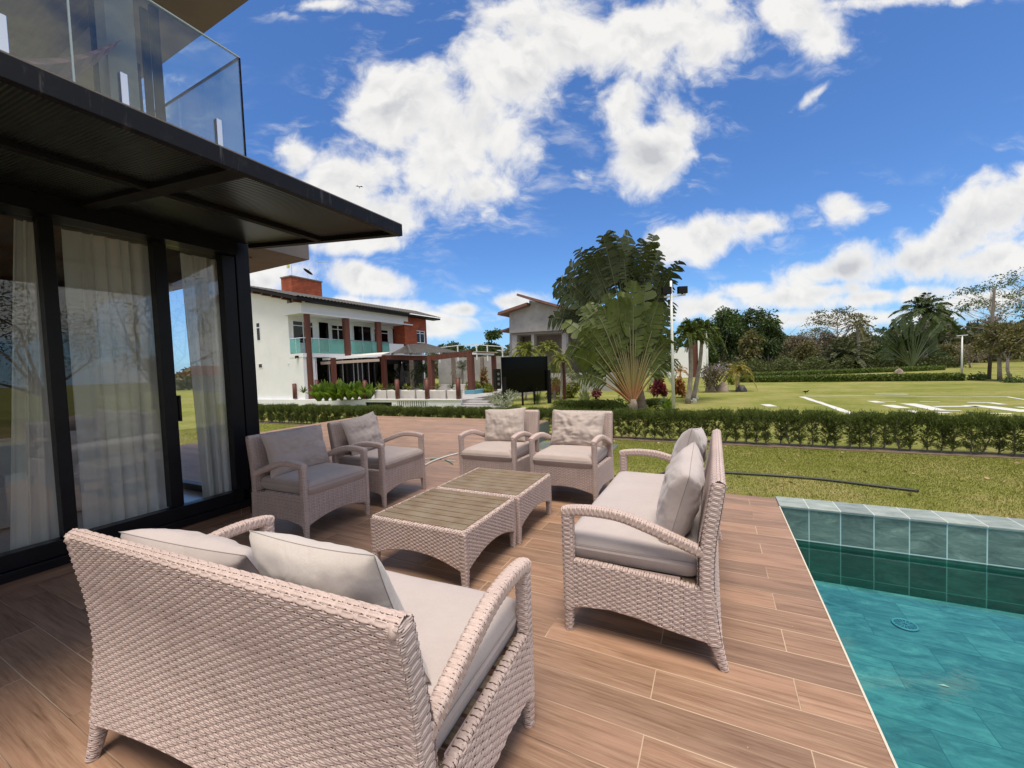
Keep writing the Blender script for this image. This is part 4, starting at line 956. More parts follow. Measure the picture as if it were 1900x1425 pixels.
# generic leafy tree from photo extents: crown box in pixels at the depth of its foot
def leafy(name, px, base_py, top_py, wpx, leafm, label, cat='tree', depth=None, n=2600, leaf=.22, barkm=None, crown_base=.35, flat=.8, group=None, seed=1, nclump=9, trunk_r=.12, base_px=None, bush=False, lw=.5, shell=.5):
    g = np.random.default_rng(seed)
    if depth is None: B = foot(base_px or px, base_py); d = depth_of(B)
    else: B = dep(base_px or px, base_py, depth); B[2] = GZ; d = depth
    T = dep(px, top_py, d); H = T[2]-GZ; Wm = wpx*PXM(d); root = empty(name, B, 0, label, cat, group)
    off = np.array([T[0]-B[0], T[1]-B[1]]); z0 = H*crown_base; rr = Wm/2
    cl_ = []
    for i in range(nclump):
        a = g.uniform(0, 6.28); q = math.sqrt(g.random()); zc = z0+(H-z0)*g.uniform(.12, .88); env = math.sin(math.pi*min(.98, max(.05, (zc-z0)/(H-z0)*.8+.18)))**.6
        r = rr*g.uniform(.30, .46); cl_.append((off[0]*zc/H+math.cos(a)*q*rr*.68*env, off[1]*zc/H+math.sin(a)*q*rr*.68*env, min(zc, H-r*flat*.8), r))
    cl_.append((off[0], off[1], H-rr*.34*flat, rr*.36)); cl_.append((off[0]*.6, off[1]*.6, z0+(H-z0)*.45, rr*.62))
    if not bush:
        mb = MB(); branches(mb, (0, 0, 0), rr, H, 5, seed, trunk_r, ends=[np.array(c[:3]) for c in cl_[:6]], fork=min(.5, crown_base*.9)); mb.build('trunk', barkm or M_barkg, root, smooth=True)
    mb = MB(); crown(mb, cl_, n, leaf, leaf*lw, seed, flat, shell=shell); mb.build('crown' if not bush else 'foliage', leafm, root)
    return root
def palm(name, px, base_py, crown_py, rpx, leafm, label, depth=None, nf=16, drop=.7, elr=(-.2, 1.35), nl=34, lw=.05, trunk_r=.13, base_px=None, trunkm=None, seed=1, group=None, ll=.22, vshape=.4, cat='palm tree', crownshaft=False, tip=.3):
    g = np.random.default_rng(seed)
    if depth is None: B = foot(base_px or px, base_py); d = depth_of(B)
    else: B = dep(base_px or px, base_py, depth); B[2] = GZ; d = depth
    T = dep(px, crown_py, d); root = empty(name, B, 0, label, cat, group); t = T-B; L = rpx*PXM(d)
    mb = MB(); k = 12; zz = np.linspace(0, 1, k)
    pts = [t*s+np.array([math.sin(s*3)*.03*t[2], 0, 0]) for s in zz]; pts[-1] = t
    mb.tube(pts, [trunk_r*(1.25-.45*s+(.25 if s < .04 else 0)) for s in zz], 10)
    if crownshaft: mb.tube([t*.93, t*1.0, t+np.array([0, 0, .35])], [trunk_r*.9, trunk_r*1.0, trunk_r*.4], 10)
    mb.build('trunk', trunkm or M_barkg, root, smooth=True)
    mb = MB(); O = t+np.array([0, 0, .0])
    for i in range(nf):
        s = i/(nf-1); el = elr[0]+(elr[1]-elr[0])*s**.85; az = i*2.399+g.uniform(-.2, .2)
        frond(mb, O, az, el, L*g.uniform(.88, 1.08), drop*(1.15-.5*s), nl, ll*L, lw*L, g, .018*L/2+.006, vshape, tipfold=tip)
    mb.build('crown', leafm, root)
    return root
def bush(px, base_py, top_py, wpx, leafm, label, kind='shrub', n=900, leaf=.16, seed=1, name='shrub', depth=None, lw=.5, flat=1.0, group=None, nclump=7):
    return leafy(name, px, base_py, top_py, wpx, leafm, label, kind, depth, n, leaf, None, .05, flat, group, seed, nclump, bush=True, lw=lw)
def strappy(name, px, base_py, top_py, wpx, leafm, label, cat='plant', n=26, wd=.10, seed=1, depth=None, base_z=None, arch=.35, group=None, stem=False):
    """rosette or clump of broad arching blades with a folded midrib"""
    g = np.random.default_rng(seed)
    B = foot(px, base_py) if depth is None else dep(px, base_py, depth); d = depth_of(B)
    if depth is not None and base_z is not None: B[2] = base_z
    H = dep(px, top_py, d)[2]-B[2]; W = wpx*PXM(d)/2; mb = MB(); root = empty(name, B, 0, label, cat, group)
    for i in range(n):
        az = g.uniform(0, 6.28); q = g.uniform(.15, 1)**.7; L = math.hypot(H*(1-.45*q), W*q)*g.uniform(.8, 1.08); el = math.atan2(H*(1.15-.7*q), W*q+.02)
        h = np.array([math.cos(az), math.sin(az), 0]); t_ = np.linspace(0, 1, 7); C = h*(L*t_*math.cos(el))[:, None]+np.array([0, 0, 1])*(L*(t_*math.sin(el)-arch*q*t_**2.4))[:, None]+g.normal(size=3)*np.array([.05, .05, 0])*W
        s = np.cross(h, [0, 0, 1]); wv_ = wd*g.uniform(.7, 1.2)*np.array([.25, .45, .85, 1, .9, .55, .02]); up = np.array([0, 0, .3])
        P = np.stack([C-s*wv_[:, None]/2+up*wv_[:, None]*.5, C, C+s*wv_[:, None]/2+up*wv_[:, None]*.5], 1); mb.grid(P)
    mb.build('leaves', leafm, root, smooth=True)
    if stem: mb = MB(); mb.tube([(0, 0, 0), (0.01, 0, H*.35)], [.03, .02], 6); mb.build('stem', M_bark, root)
    return root

# ------------------------------------------------------------------ the near clipped hedge: one shrub each
def hedge_shrub(seed, dense):
    g = np.random.default_rng(seed); root = empty('hedge_shrub', (0, 0, 0)); H = .72
    mb = MB(); bx_ = g.normal(size=2)*.03
    stem = np.array([(0, 0, 0), (bx_[0], bx_[1], .3), (bx_[0]*1.4, bx_[1]*.5, .64)]); mb.tube(stem, [.015, .011, .005], 6)
    S = []
    nb_ = 58
    for i in range(nb_):
        z = g.uniform(.05, .60); az = g.uniform(0, 6.28); L = g.uniform(.10, .2)*(1.0 if z > .42 else .75); b = np.array([bx_[0]*z, bx_[1]*z, z])
        d = np.array([math.cos(az), math.sin(az), g.uniform(.3, 1.0)]); d /= np.linalg.norm(d); e = b+d*L
        mb.tube([b, e], [.004, .002], 4, cap=False); S.append((b, e, z))
    mb.build('stem', M_bark, root)
    mb = MB(); n = 3600 if dense else 3000
    P = []; D_ = []
    for i in range(n):
        if g.random() < .52:
            z = .50+.24*g.random()**.7*(1 if g.random() < .93 else 1.25); p = np.array([g.uniform(-.15, .15), g.uniform(-.17, .17), z]); dd = np.array([g.normal()*.35, g.normal()*.35, 1])
        else:
            b, e, z = S[g.integers(len(S))]; q = g.random()**.6; p = b+(e-b)*q*1.1+g.normal(size=3)*.014; dd = (e-b)/np.linalg.norm(e-b)+g.normal(size=3)*.55
        P.append(p); D_.append(dd)
    leaves(mb, np.array(P), np.array(D_), g.uniform(.03, .075, n), .011, g, 0)
    mb.build('foliage', G_hedge, root)
    return root
protos = [hedge_shrub(s, s > 3) for s in (1, 2, 3, 4, 5, 6)]
HG = 'clipped needle-leaf shrubs planted in a row'
hn = 0
xs = -19.2
while xs < 6.6:
    left = xs < -8
    p = (protos[3:] if left else protos[:3])[hn % 3]
    first = hn < 3 or (not first_right and not left) if False else None
    o = copy_tree(p); o.location = (xs+rng.normal()*.02, 10.78+rng.normal()*.04, GZ); s_ = rng.uniform(.93, 1.07); o.scale = (1.0, 1.0, s_); o.rotation_euler = (0, 0, rng.uniform(0, 6.28))
    tag(o, 'needle-leaf shrub in the close-set row left of the terrace' if left else 'thin-stemmed needle-leaf shrub in the row along the lawn', 'shrub', HG)
    hn += 1; xs += (.200 if left else .205)*rng.uniform(.85, 1.15)
for p in protos:
    for c in kids(p): bpy.data.objects.remove(c)
    bpy.data.objects.remove(p)
mb = MB(); mb.box(-19.4, 6.8, 10.55, 11.0, GZ-.02, GZ+.012); tag(mb.build('soil_strip', varied('bare_soil', (.10, .07, .045), (.19, .14, .09), 8, .95, .01, 30, world=True)), kind='structure')
# fallen leaves and grass tufts on the near lawn
mb = MB(); g = np.random.default_rng(5); n = 130; P = np.stack([g.uniform(-3.5, 8, n), 5.4+5*g.random(n)**.6, 0*g.random(n)+GZ+.02], 1); leaves(mb, P, g.normal(size=(n, 3))*np.array([1, 1, .12]), .07, .05, g)
tag(mb.build('leaf_litter', mat('dry_fallen_leaf', (.38, .27, .15), .9)), 'dry leaves scattered on the near lawn', kind='stuff')
mb = MB(); n = 150000; y = 5.1+5.4*g.random(n)**.85; P = np.stack([g.uniform(-4.5, 7.5, n), y, 0*y+GZ], 1); P = P[~((P[:, 0] < -2.1) & (P[:, 1] < 9.9))]; n = len(P)
leaves(mb, P, np.stack([g.normal(size=n)*.5, g.normal(size=n)*.5, 0*g.random(n)+1], 1), g.uniform(.015, .04, n), .007, g)
n = 30000; P = np.stack([g.uniform(-19, -11.1, n), g.uniform(6, 10.6, n), np.full(n, GZ)], 1)
leaves(mb, P, np.stack([g.normal(size=n)*.5, g.normal(size=n)*.5, 0*g.random(n)+1], 1), g.uniform(.015, .04, n), .009, g)
tag(mb.build('grass', M_grassblade), 'short lawn grass between the terrace and the hedge', kind='stuff')

# ------------------------------------------------------------------ traveller's palms
G_trav = leafmat('paddle_leaf', (.016, .027, .009), (.062, .078, .024), .5, .12, 1.2, .3)
G_trav2 = leafmat('paddle_leaf_light', (.042, .066, .014), (.125, .150, .036), .5, .18, 1.2, .3)
def f_petiole(t, p):
    s = t.sep(t.obj()); n = t.noise(t.scl(t.obj(), 1, 1, .3), 6, 3, .5)
    c = t.ramp(t.m('ADD', t.m('MULTIPLY', s[2], .16), t.m('MULTIPLY', n, .25)), [(.12, (.11, .075, .05)), (.24, (.25, .11, .045)), (.36, (.19, .155, .05)), (.60, (.16, .15, .085)), (.9, (.07, .085, .035))])
    t.put(p.inputs['Base Color'], c)
M_pet = mat('petiole', (.3, .25, .1), .45, fn=f_petiole)
def travellers(root, O, right, fwd, spec, seed, lm, petw=.05, zbase=0.0, pm=None):
    """spec: list of (angle deg from vertical, petiole end radius, blade length, blade half width, tatter)"""
    g = np.random.default_rng(seed); up = np.array([0, 0, 1.0]); pet = MB(); bl_ = MB()
    for i, (ang, r0, bl, hw, tat) in enumerate(spec):
        a = R(ang); yoff = (i % 2-.5)*.07+g.normal()*.05; d = right*math.sin(a)+up*math.cos(a); a2 = a*1.22; a2 = a2 if ang > 0 else a*1.08; d2 = right*math.sin(a2)+up*math.cos(a2)
        # petiole leaves the crossed base, bends outwards
        b0 = O+up*(zbase+.05*(len(spec)-abs(ang)/4)*.12)+right*.10*math.sin(a)+fwd*yoff*.3
        e0 = O+d*r0+fwd*yoff
        mid = (b0+e0)/2+up*.06*r0*abs(math.sin(a))
        Q, L = interp_path([b0, mid, e0], .15); pet.tube(Q, np.interp(L/L[-1], [0, .25, 1], [petw*1.25, petw, petw*.55]), 6, cap=False)
        # blade along a curve that bends down under its weight
        m = 16; t_ = np.linspace(0, 1, m); grav = .08+.30*abs(math.sin(a))
        side = right*math.cos(a)-up*math.sin(a)
        Cc = e0+d2*(bl*t_)[:, None]-up*(grav*bl*t_**2.2)[:, None]*(.5+abs(math.sin(a)))+fwd*(g.normal()*.16*bl*t_**2)[:, None]
        pet.tube(Cc, np.linspace(petw*.5, .008, m), 5, cap=False)
        T = np.gradient(Cc, axis=0); T /= np.linalg.norm(T, axis=1)[:, None]
        S = np.cross(T, fwd+right*g.normal()*.35); S /= np.linalg.norm(S, axis=1)[:, None]; Nn = np.cross(S, T)
        for sg in (-1, 1):
            strips = int(7+15*tat) if tat > .05 else 1
            if g.random() < .12 and tat > .3: strips = max(3, strips//3)
            ed = np.linspace(0, 1, strips+1)
            for k in range(strips):
                u0, u1 = ed[k], ed[k+1]; gap = tat*.17*(u1-u0); u1 -= gap
                nn_ = 3 if strips > 3 else 12
                us = np.linspace(u0, u1, nn_); C = np.stack([np.interp(us, t_, Cc[:, q]) for q in range(3)], 1); Ss = np.stack([np.interp(us, t_, S[:, q]) for q in range(3)], 1); Ts = np.stack([np.interp(us, t_, T[:, q]) for q in range(3)], 1); Ns = np.stack([np.interp(us, t_, Nn[:, q]) for q in range(3)], 1)
                wd_ = hw*np.clip(np.sin(np.pi*np.clip(.06+us*.90, 0, 1)), .0, 1)**.42; dr = tat*g.uniform(.05, .75); tw = g.normal()*.35*tat; wl = g.uniform(.75, 1.08) if tat > .3 else 1
                rows = []
                for q, f_ in enumerate((0, .35, .7, 1)):
                    off = Ss*sg*(wd_*wl*f_)[:, None]*(1-.25*dr*f_)+Ts*(.32*hw*f_*(1+tw))-up*(dr*hw*f_**1.7)+Ns*(.16*hw*f_*(1-f_)*3*(1-tat)+tw*.25*hw*f_)
                    if f_ == 1 and tat > .3: off = off*1.0+(C.mean(0)-C)*.55
                    rows.append(C+off)
                bl_.grid(np.stack(rows, 1))
    pet.build('petiole_fan', pm or M_pet, root, smooth=True); bl_.build('leaves', lm, root, smooth=True)
FW = np.array([CF[0], CF[1], 0]); FW /= np.linalg.norm(FW); RT = np.array([CR[0], CR[1], 0]); RT /= np.linalg.norm(RT)
B = foot(1175, 766); dT = depth_of(B)
tp1 = empty('travellers_palm', B, 0, 'big fan-shaped palm in front, with a low bright fan of leaf stalks', 'palm tree', 'fan-shaped palms behind the hedge')
mb = MB(); mb.tube([(0, 0, 0), (0, 0, .35), (0, 0, .55)], [.20, .17, .12], 12); mb.build('trunk', M_bark, tp1, smooth=True)
g = np.random.default_rng(11); sp = []
for i, a in enumerate(np.linspace(-40, 27, 32)):
    e = abs(a)/45; tat = .7 if (i % 3) else .35
    if -14 < a < 4: tat = .05 if i % 3 == 0 else .35
    sp.append((a, 2.65-.55*e+g.uniform(-.7, .5), (2.15+g.uniform(-.25, .35)-.25*e)*(.74 if a > 14 else 1), .46, tat))
for a in (-47, -50, 31, 34): sp.append((a, 1.4, 1.35, .40, .8))
travellers(tp1, np.array([0, 0, .25]), RT, FW, sp, 3, G_trav2, .040)
B2 = foot(1192, 762); tp2 = empty('travellers_palm', B2, 0, 'taller fan-shaped palm behind, on a ringed brown trunk, its dark tattered leaves topping the other', 'palm tree', 'fan-shaped palms behind the hedge')
mb = MB(); k = 60; zz = np.linspace(0, 2.0, k); lean = -.35
mb.tube([RT*(lean*z/2)+np.array([0, 0, z]) for z in zz], [.215-.05*z/2+.012*(i % 3 == 0) for i, z in enumerate(zz)], 14); mb.build('trunk', varied('ringed_trunk', (.16, .115, .085), (.30, .235, .19), 3, .9, .02, 25, (1, 1, 6)), tp2, smooth=True)
sp = []
for i, a in enumerate(np.linspace(-37, 19, 31)):
    e = abs(a+3)/36; sp.append((a, (2.95+.65*(1-e**2)+g.uniform(-.5, .4))*(.86 if a > 12 else 1), (1.9 if i == 17 else 2.1+g.uniform(-.15, .3)), (.27 if i == 17 else .47), .05 if i == 17 else .8))
for a in (-46, -42, -39, 24): sp.append((a, 2.5+g.uniform(0, .3) if a < 0 else 2.0, 1.9 if a < 0 else 1.5, .44, .9))
travellers(tp2, RT*lean+np.array([0, 0, 1.55]), RT, FW, sp, 8, G_trav, .034)
# ================================================================== WHITE HOUSE
FX, FY = -24.5, 17.85
wh_ = empty('white_house', (FX, FY, GZ), 0, 'white two-storey house with dark tiled roof, timber columns and glass balcony', 'house')
def H_(name, mb, m, parent=None, **k):
    o = parent or wh_; org = np.array([FX, FY, GZ]); mb.v = [v-org for v in mb.v]
    return mb.build(name, m, o, **k)
def xz(px, py, y=FY): p = ony(px, py, y); return p[0], p[2]
def yz(px, py, x=FX): p = onx(px, py, x); return p[1], p[2]
UX = xz(536, 620)[0]; zt_g = 6.6
yb = yz(790, 620)[0]                                     # far end of the facade
zbal = yz(640, 656)[1]; zbt = yz(640, 581+5)[1]; zfloor = -.12
# gable wall: lower part to the corner, upper part to the balcony recess; top follows the roof
def roofz(x): return 6.60+(-x-23.75)*.242
mb = MB(); mb.prism([(-37, GZ-.2), (FX, GZ-.2), (FX, zbal-.02), (UX, zbal-.02), (UX, roofz(UX)-.16), (-30, roofz(-30)-.16), (-37, roofz(-30)-.16)], 1, FY, FY+.25); H_('gable_wall', mb, M_white)
mb = MB(); mb.box(-37, FX-.0, FY+.251, yb, GZ-.2, GZ+.35); mb.box(FX-.25, FX-.002, FY+.251, FY+.9, GZ+.35, zbal-.25); H_('plinth_wall', mb, M_white)
mb = MB(); mb.box(FX-1.4, FX+.05, FY-.02, yb, zbal-.28, zbal-.02); H_('balcony_slab', mb, M_white)
mb = MB(); mb.box(UX-.15, UX, FY+.251, yb, zbal-.019, 6.4); H_('recess_wall', mb, M_white)
ytop = yz(755, 600)[0]
za, zb_ = yz(600, 586)[1], yz(600, 557)[1]
mb = MB(); mb.box(FX-.02, FX+.14, FY+.0, ytop, za+.07, 6.42); mb.box(UX+.001, FX-.021, FY+.0, FY+.12, za+.07, 6.4); H_('balcony_beam', mb, M_white)
mb = MB(); mb.box(UX-.2, FX+.34, FY-.16, ytop+.4, za-.02, za+.068); H_('beam_ledge', mb, M_white)
mb = MB(); mb.box(UX+.001, FX-.03, FY+.13, ytop, za+.071, za+.10); H_('balcony_ceiling', mb, M_white)
mb = MB(); mb.box(UX-6, FX-.3, yb-.3, yb, GZ, 6.0); H_('end_wall', mb, M_white)
# lower dark glazing
mb = MB(); mb.box(FX-.30, FX-.28, FY+.9, yb-.3, GZ+.35, zbal-.3); H_('lower_glazing', mb, M_darkglass)
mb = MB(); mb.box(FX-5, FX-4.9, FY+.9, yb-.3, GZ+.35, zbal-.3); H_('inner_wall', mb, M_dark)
for px in (591, 615, 640, 660, 668, 676, 688, 700):
    y = yz(px, 690)[0]; mb = MB(); mb.box(FX-.27, FX-.2, y-.045, y+.045, GZ+.35, zbal-.3); H_('mullion', mb, M_white if px < 610 else M_steel)
# upper windows and doors in the recess
def win(pl, pr_, pt, pb, x=None, door=False, mull=1, trans=True, lab=None):
    x = UX if x is None else x; a = onx(pl, (pt+pb)/2, x)[1]; b = onx(pr_, (pt+pb)/2, x)[1]; z1 = onx(pl, pt, x)[2]; z0_ = onx(pl, pb, x)[2]
    mb = MB(); fr_ = .06
    mb.box(x, x+.07, a, b, z1-fr_, z1); mb.box(x, x+.07, a, b, z0_, z0_+fr_); mb.box(x, x+.07, a, a+fr_, z0_+fr_, z1-fr_); mb.box(x, x+.07, b-fr_, b, z0_+fr_, z1-fr_)
    for i in range(mull): yy = a+(b-a)*(i+1)/(mull+1); mb.box(x, x+.065, yy-.03, yy+.03, z0_+fr_, z1-fr_)
    if trans: zz = z1-(z1-z0_)*.22; mb.box(x, x+.06, a+fr_, b-fr_, zz-.03, zz+.03)
    o = H_('window' if not door else 'balcony_door', mb, M_white)
    mb = MB(); mb.box(x+.002, x+.02, a+fr_, b-fr_, z0_+fr_, z1-fr_); org = np.array([FX, FY, GZ]); mb.v = [v-org for v in mb.v]; mb.build('pane', M_darkglass, o)
win(542, 581, 594, 637); win(590, 611, 596, 654, door=True, mull=0, trans=False); win(614, 639, 602, 640); win(655, 689, 603, 656, door=True, trans=False); win(693, 720, 610, 642); win(727, 743, 608, 640, mull=0, trans=False)
# brick block at the far end, with its window
y0b, y1b = yz(747, 600)[0], yz(789, 600)[0]
mb = MB(); mb.box(FX-4, FX+.10, y0b+.2, y1b, yz(760, 640)[1], 6.35); mb.box(FX+.101, FX+.20, y0b, y0b+1.6, yz(760, 640)[1], 5.9); H_('brick_block', mb, M_brick)
win(770, 787, 613, 636, x=FX+.11)
# gable-side windows
for (l, r_, t_, b_) in ((475, 484.5, 598.5, 632.5), (479.5, 488, 674, 683.5)):
    x0, z1 = xz(l, t_); x1, z0_ = xz(r_, b_); mb = MB(); mb.box(x0, x1, FY-.02, FY-.001, z0_, z1); o = H_('window', mb, M_white)
    mb = MB(); mb.box(x0+.07, x1-.07, FY-.03, FY-.021, z0_+.07, z1-.07-(.35*(z1-z0_ > .8))); 
    if z1-z0_ > .8: mb.box(x0+.07, x1-.07, FY-.03, FY-.021, z1-.34, z1-.07)
    mb.v = [v-np.array([FX, FY, GZ]) for v in mb.v]; mb.build('pane', M_darkglass, o)
# wall lamp and vent
p = xz(553, 662); mb = MB(); mb.box(p[0]-.10, p[0]+.10, FY-.16, FY-.001, p[1]-.07, p[1]+.07); mb.box(p[0]-.03, p[0]+.03, FY-.2, FY-.161, p[1]-.12, p[1]+.02); H_('wall_lamp', mb, M_blackmatt)
p = xz(536, 675); mb = MB(); mb.box(p[0]-.05, p[0]+.05, FY-.04, FY-.001, p[1]-.05, p[1]+.05); H_('camera_box', mb, M_steel)
x0, z1 = xz(495, 745); x1, z0_ = xz(513, 748); mb = MB()
for k in range(9): mb.box(x0+(x1-x0)*k/9, x0+(x1-x0)*(k+.5)/9, FY-.02, FY-.001, z0_, z1)
H_('vent', mb, mat('vent_grey', (.25, .25, .23), .8))
# columns
for px, pb in ((571, 736), (642.5, 660), (702, 658)):
    y = yz(px, 620, FX+.02)[0]; zb0 = -.12; mb = MB()
    mb.tube([(FX+.02, y, zb0 if px < 600 else zbal-.3), (FX+.02, y, za)], .20 if px < 600 else .26, 14); H_('timber_column', mb, M_redwood, smooth=False)
# glass rail of the balcony
zr1 = yz(640, 631)[1]
pts = [yz(p_, 640)[0] for p_ in (577, 591, 610, 638, 650, 671, 689, 699, 708, 722)]
for a, b in zip(pts[:-1], pts[1:]):
    mb = MB(); mb.box(FX+.02, FX+.04, a+.03, b-.03, zbal+.02, zr1-.02); H_('rail_glass', mb, M_greenglass)
mb = MB(); xs0 = xz(538, 640)[0]; mb.box(xs0, FX-.2, FY-.01, FY+.01, zbal+.02, zr1-.02); H_('rail_glass', mb, M_greenglass)
mb = MB(); mb.box(FX+.0, FX+.06, FY, pts[-1], zr1-.02, zr1+.03); mb.box(xs0, FX-.001, FY-.03, FY+.03, zr1-.02, zr1+.03)
for a in pts: mb.box(FX+.01, FX+.05, a-.025, a+.025, zbal-.02, zr1-.02)
for x in (xs0+.02, FX-.6): mb.box(x-.02, x+.02, FY-.02, FY+.02, zbal-.02, zr1-.02)
H_('rail_frame', mb, M_steel)
y2 = yz(722, 650)[0]; mb = MB(); mb.box(FX-.05, FX+.10, y2, yz(748, 650)[0], zbal-.02, zr1-.1); H_('balcony_parapet', mb, M_white)
# roof: tiled slope descending to the facade eave
EV = FX+.75
ya_, yb2 = FY-.75, yz(818, 592, EV)[0]
def tile_roof(mb, P00, P10, P01, P11, n, rows, amp=.045):
    """corrugated sheet: 0->1 along eave, 0->1 up the slope"""
    U, V = np.meshgrid(np.linspace(0, 1, n*6+1), np.linspace(0, 1, rows*3+1), indexing='ij'); P00, P10, P01, P11 = map(np.array, (P00, P10, P01, P11))
    P = P00*((1-U)*(1-V))[..., None]+P10*(U*(1-V))[..., None]+P01*((1-U)*V)[..., None]+P11*(U*V)[..., None]
    P[..., 2] += amp*np.abs(np.sin(np.pi*U*n))+.02*(1-np.mod(V*rows, 1)); mb.grid(P)
zE = onx(640, 563.5, EV)[2]
zE = 6.56; LN, LF = 6.2, 3.0; zn = zE+LN*.242; pf = onx(812, 584.5, EV-LF)
mb = MB(); tile_roof(mb, (EV, ya_, zE), (EV, yb2, zE), (EV-LN, ya_, zn), (EV-LF, yb2, pf[2]), int((yb2-ya_)/.28), 16, .06); H_('roof', mb, M_rooftile)
mb = MB(); mb.add([(EV-LN, ya_, zn), (EV-LF, yb2, pf[2]), (EV-13, yb2, pf[2]-1.6), (EV-13, ya_, zn-1.2)], [(0, 1, 2, 3)]); H_('roof', mb, M_rooftile)
mb = MB(); mb.prism([(EV-.02, zE-.22), (EV-.02, zE-.03), (EV-LN, zn-.06), (EV-LN, zn-.25)], 1, ya_+.02, FY+.3); mb.box(EV-.9, EV-.02, FY+.301, yb2-.05, zE-.20, zE-.05); H_('roof_underside', mb, M_blackmatt)
mb = MB()
for k in range(6):
    x = EV-.6-1.05*k; z = zE-.25+(EV-x)*.242; mb = MB(); mb.box(x-.07, x+.07, ya_+.12, FY-.001, z-.16, z+.02); H_('purlin_end', mb, M_redwood)
# brick tank on the roof with aerial, dish and lamp arm
d_ = 33.0; a = dep(523, 545, d_); b = dep(596, 548, d_+3)
tz0, tz1 = dep(523, 540, d_)[2]-.5, dep(541, 513, d_)[2]
A = np.array([a[0], a[1]]); cx0 = dep(541, 530, d_)[0]; yA = dep(541, 530, d_)[1]; y1_ = onx(597, 530, cx0)[1]; xL = ony(522, 530, yA)[0]
mb = MB(); mb.box(xL, cx0, yA, y1_, tz0-2.2, tz1); H_('roof_tank', mb, M_brick)
mb = MB(); mb.box(xL-.06, cx0+.06, yA-.06, y1_+.06, tz1, tz1+.10); H_('tank_cap', mb, M_bark)
q0 = np.array([cx0-.3, yA+.3, tz1+.1]); mb = MB(); mb.tube([q0, q0+[0, 0, 1.7]], .035, 6); H_('aerial', mb, M_steel)
mb = MB(); mb.box(q0[0]-.55, q0[0]-.3, q0[1]-.05, q0[1]+.05, q0[2]+.75, q0[2]+1.25); H_('flag', mb, mat('yellow_flag', (.6, .6, .15), .8))
q1 = onx(591, 535, cx0-.2); q1 = np.array([cx0-.2, q1[1], tz1+.1]); h_ = onx(591, 487, cx0-.2)[2]-q1[2]
mb = MB(); mb.tube([q1, q1+[0, 0, h_]], .035, 6); mb.tube([q1+[0, 0, h_], q1+[0, .1, h_+.02], onx(609, 486, cx0-.2)], .03, 6); H_('lamp_arm', mb, M_steel)
q2 = onx(571, 515, cx0-.3); q2 = np.array([cx0-.3, q2[1], tz1+.1]); mb = MB(); mb.tube([q2, q2+[0, 0, .45]], .03, 6); H_('dish_stand', mb, M_steel)
mb = MB(); U, V = np.meshgrid(np.linspace(0.01, .42, 6), np.linspace(0, 2*np.pi, 19), indexing='ij')
nrm = np.array([.25, .5, .83]); nrm /= np.linalg.norm(nrm); e1 = np.cross(nrm, [0, 0, 1]); e1 /= np.linalg.norm(e1); e2 = np.cross(nrm, e1)
mb.grid((q2+[0, 0, .6])+(U*np.cos(V))[..., None]*e1+(U*np.sin(V))[..., None]*e2+(U**2*.5)[..., None]*nrm); mb.tube([q2+[0, 0, .6], q2+np.array([0, 0, .6])+nrm*.4], .015, 5); H_('satellite_dish', mb, M_blackmatt)
# terrace front wall (retaining), gate slats, opening
yT = FY-.02
rw = empty('retaining_wall', (-22, yT, GZ), 0, 'long low stained white wall with a slatted vent in front of the white house', 'wall')
def RW(n_, mb, m): mb.v = [v-np.array([-22, yT, GZ]) for v in mb.v]; return mb.build(n_, m, rw)
xr = ony(858, 745, yT)[0]; x0o, x1o = ony(682, 748, yT)[0], ony(731, 748, yT)[0]; xg0, xg1 = ony(741, 748, yT)[0], ony(797, 748, yT)[0]
mb = MB(); mb.box(-30, x0o, yT-.18, yT-.001, GZ-.1, zfloor); mb.box(x0o, x1o, yT-.18, yT-.001, -.26, zfloor); mb.box(x1o, xg0, yT-.18, yT-.001, GZ-.1, zfloor); mb.box(xg0, xg1, yT-.18, yT-.001, -.18, zfloor); mb.box(xg1, xr, yT-.18, yT-.001, GZ-.1, zfloor)
RW('wall_face', mb, M_oldwhite)
mb = MB(); mb.box(x0o-.2, xr+.05, yT-.24, yT-.02, zfloor+.001, zfloor+.05); RW('wall_cap', mb, M_oldwhite)
mb = MB(); mb.box(x0o, x1o, yT-.09, yT-.08, GZ, -.26); RW('dark_opening', mb, M_blackmatt)
mb = MB()
for k in range(14): x = xg0+(xg1-xg0)*(k+.5)/14; mb.box(x-.035, x+.035, yT-.17, yT-.10, GZ, -.18)
RW('vent_slats', mb, M_white); mb = MB(); mb.box(xg0, xg1, yT-.05, yT-.04, GZ, -.18); RW('vent_back', mb, mat('vent_shadow_grey', (.2, .2, .19), .9))
tag(MB().box(FX, xr, yT, 34, GZ, zfloor).build('upper_terrace', M_conc), kind='structure')
# timber fence posts on the wall
for i, (px, pt, pb) in enumerate(((547.5, 713, 739), (589, 706, 739), (630, 706, 739), (678, 707, 739), (738, 705, 738), (793, 704, 738), (851, 702, 737))):
    a = ony(px, pb, yT-.1); t_ = ony(px, pt, yT-.1); o = empty('fence_post', (a[0], yT-.10, zfloor+.05), 0, 'short red-brown post on the white wall', 'post', 'short timber posts along the low white wall'); 
    mb = MB(); mb.box(-.09, .09, -.09, .09, 0, t_[2]-zfloor-.05); mb.prism([(-.09, t_[2]-zfloor-.05), (.09, t_[2]-zfloor-.05), (.05, t_[2]-zfloor), (-.05, t_[2]-zfloor)], 1, -.09, .09)
    me = mb.mesh('fence_post'); me.materials.append(M_redwood); bpy.data.objects.remove(o)
    o = bpy.data.objects.new('fence_post', me); col.objects.link(o); o.location = (a[0], yT-.10, zfloor+.05)
    tag(o, 'short red-brown timber post on the low white wall', 'post', 'short timber posts along the low white wall')
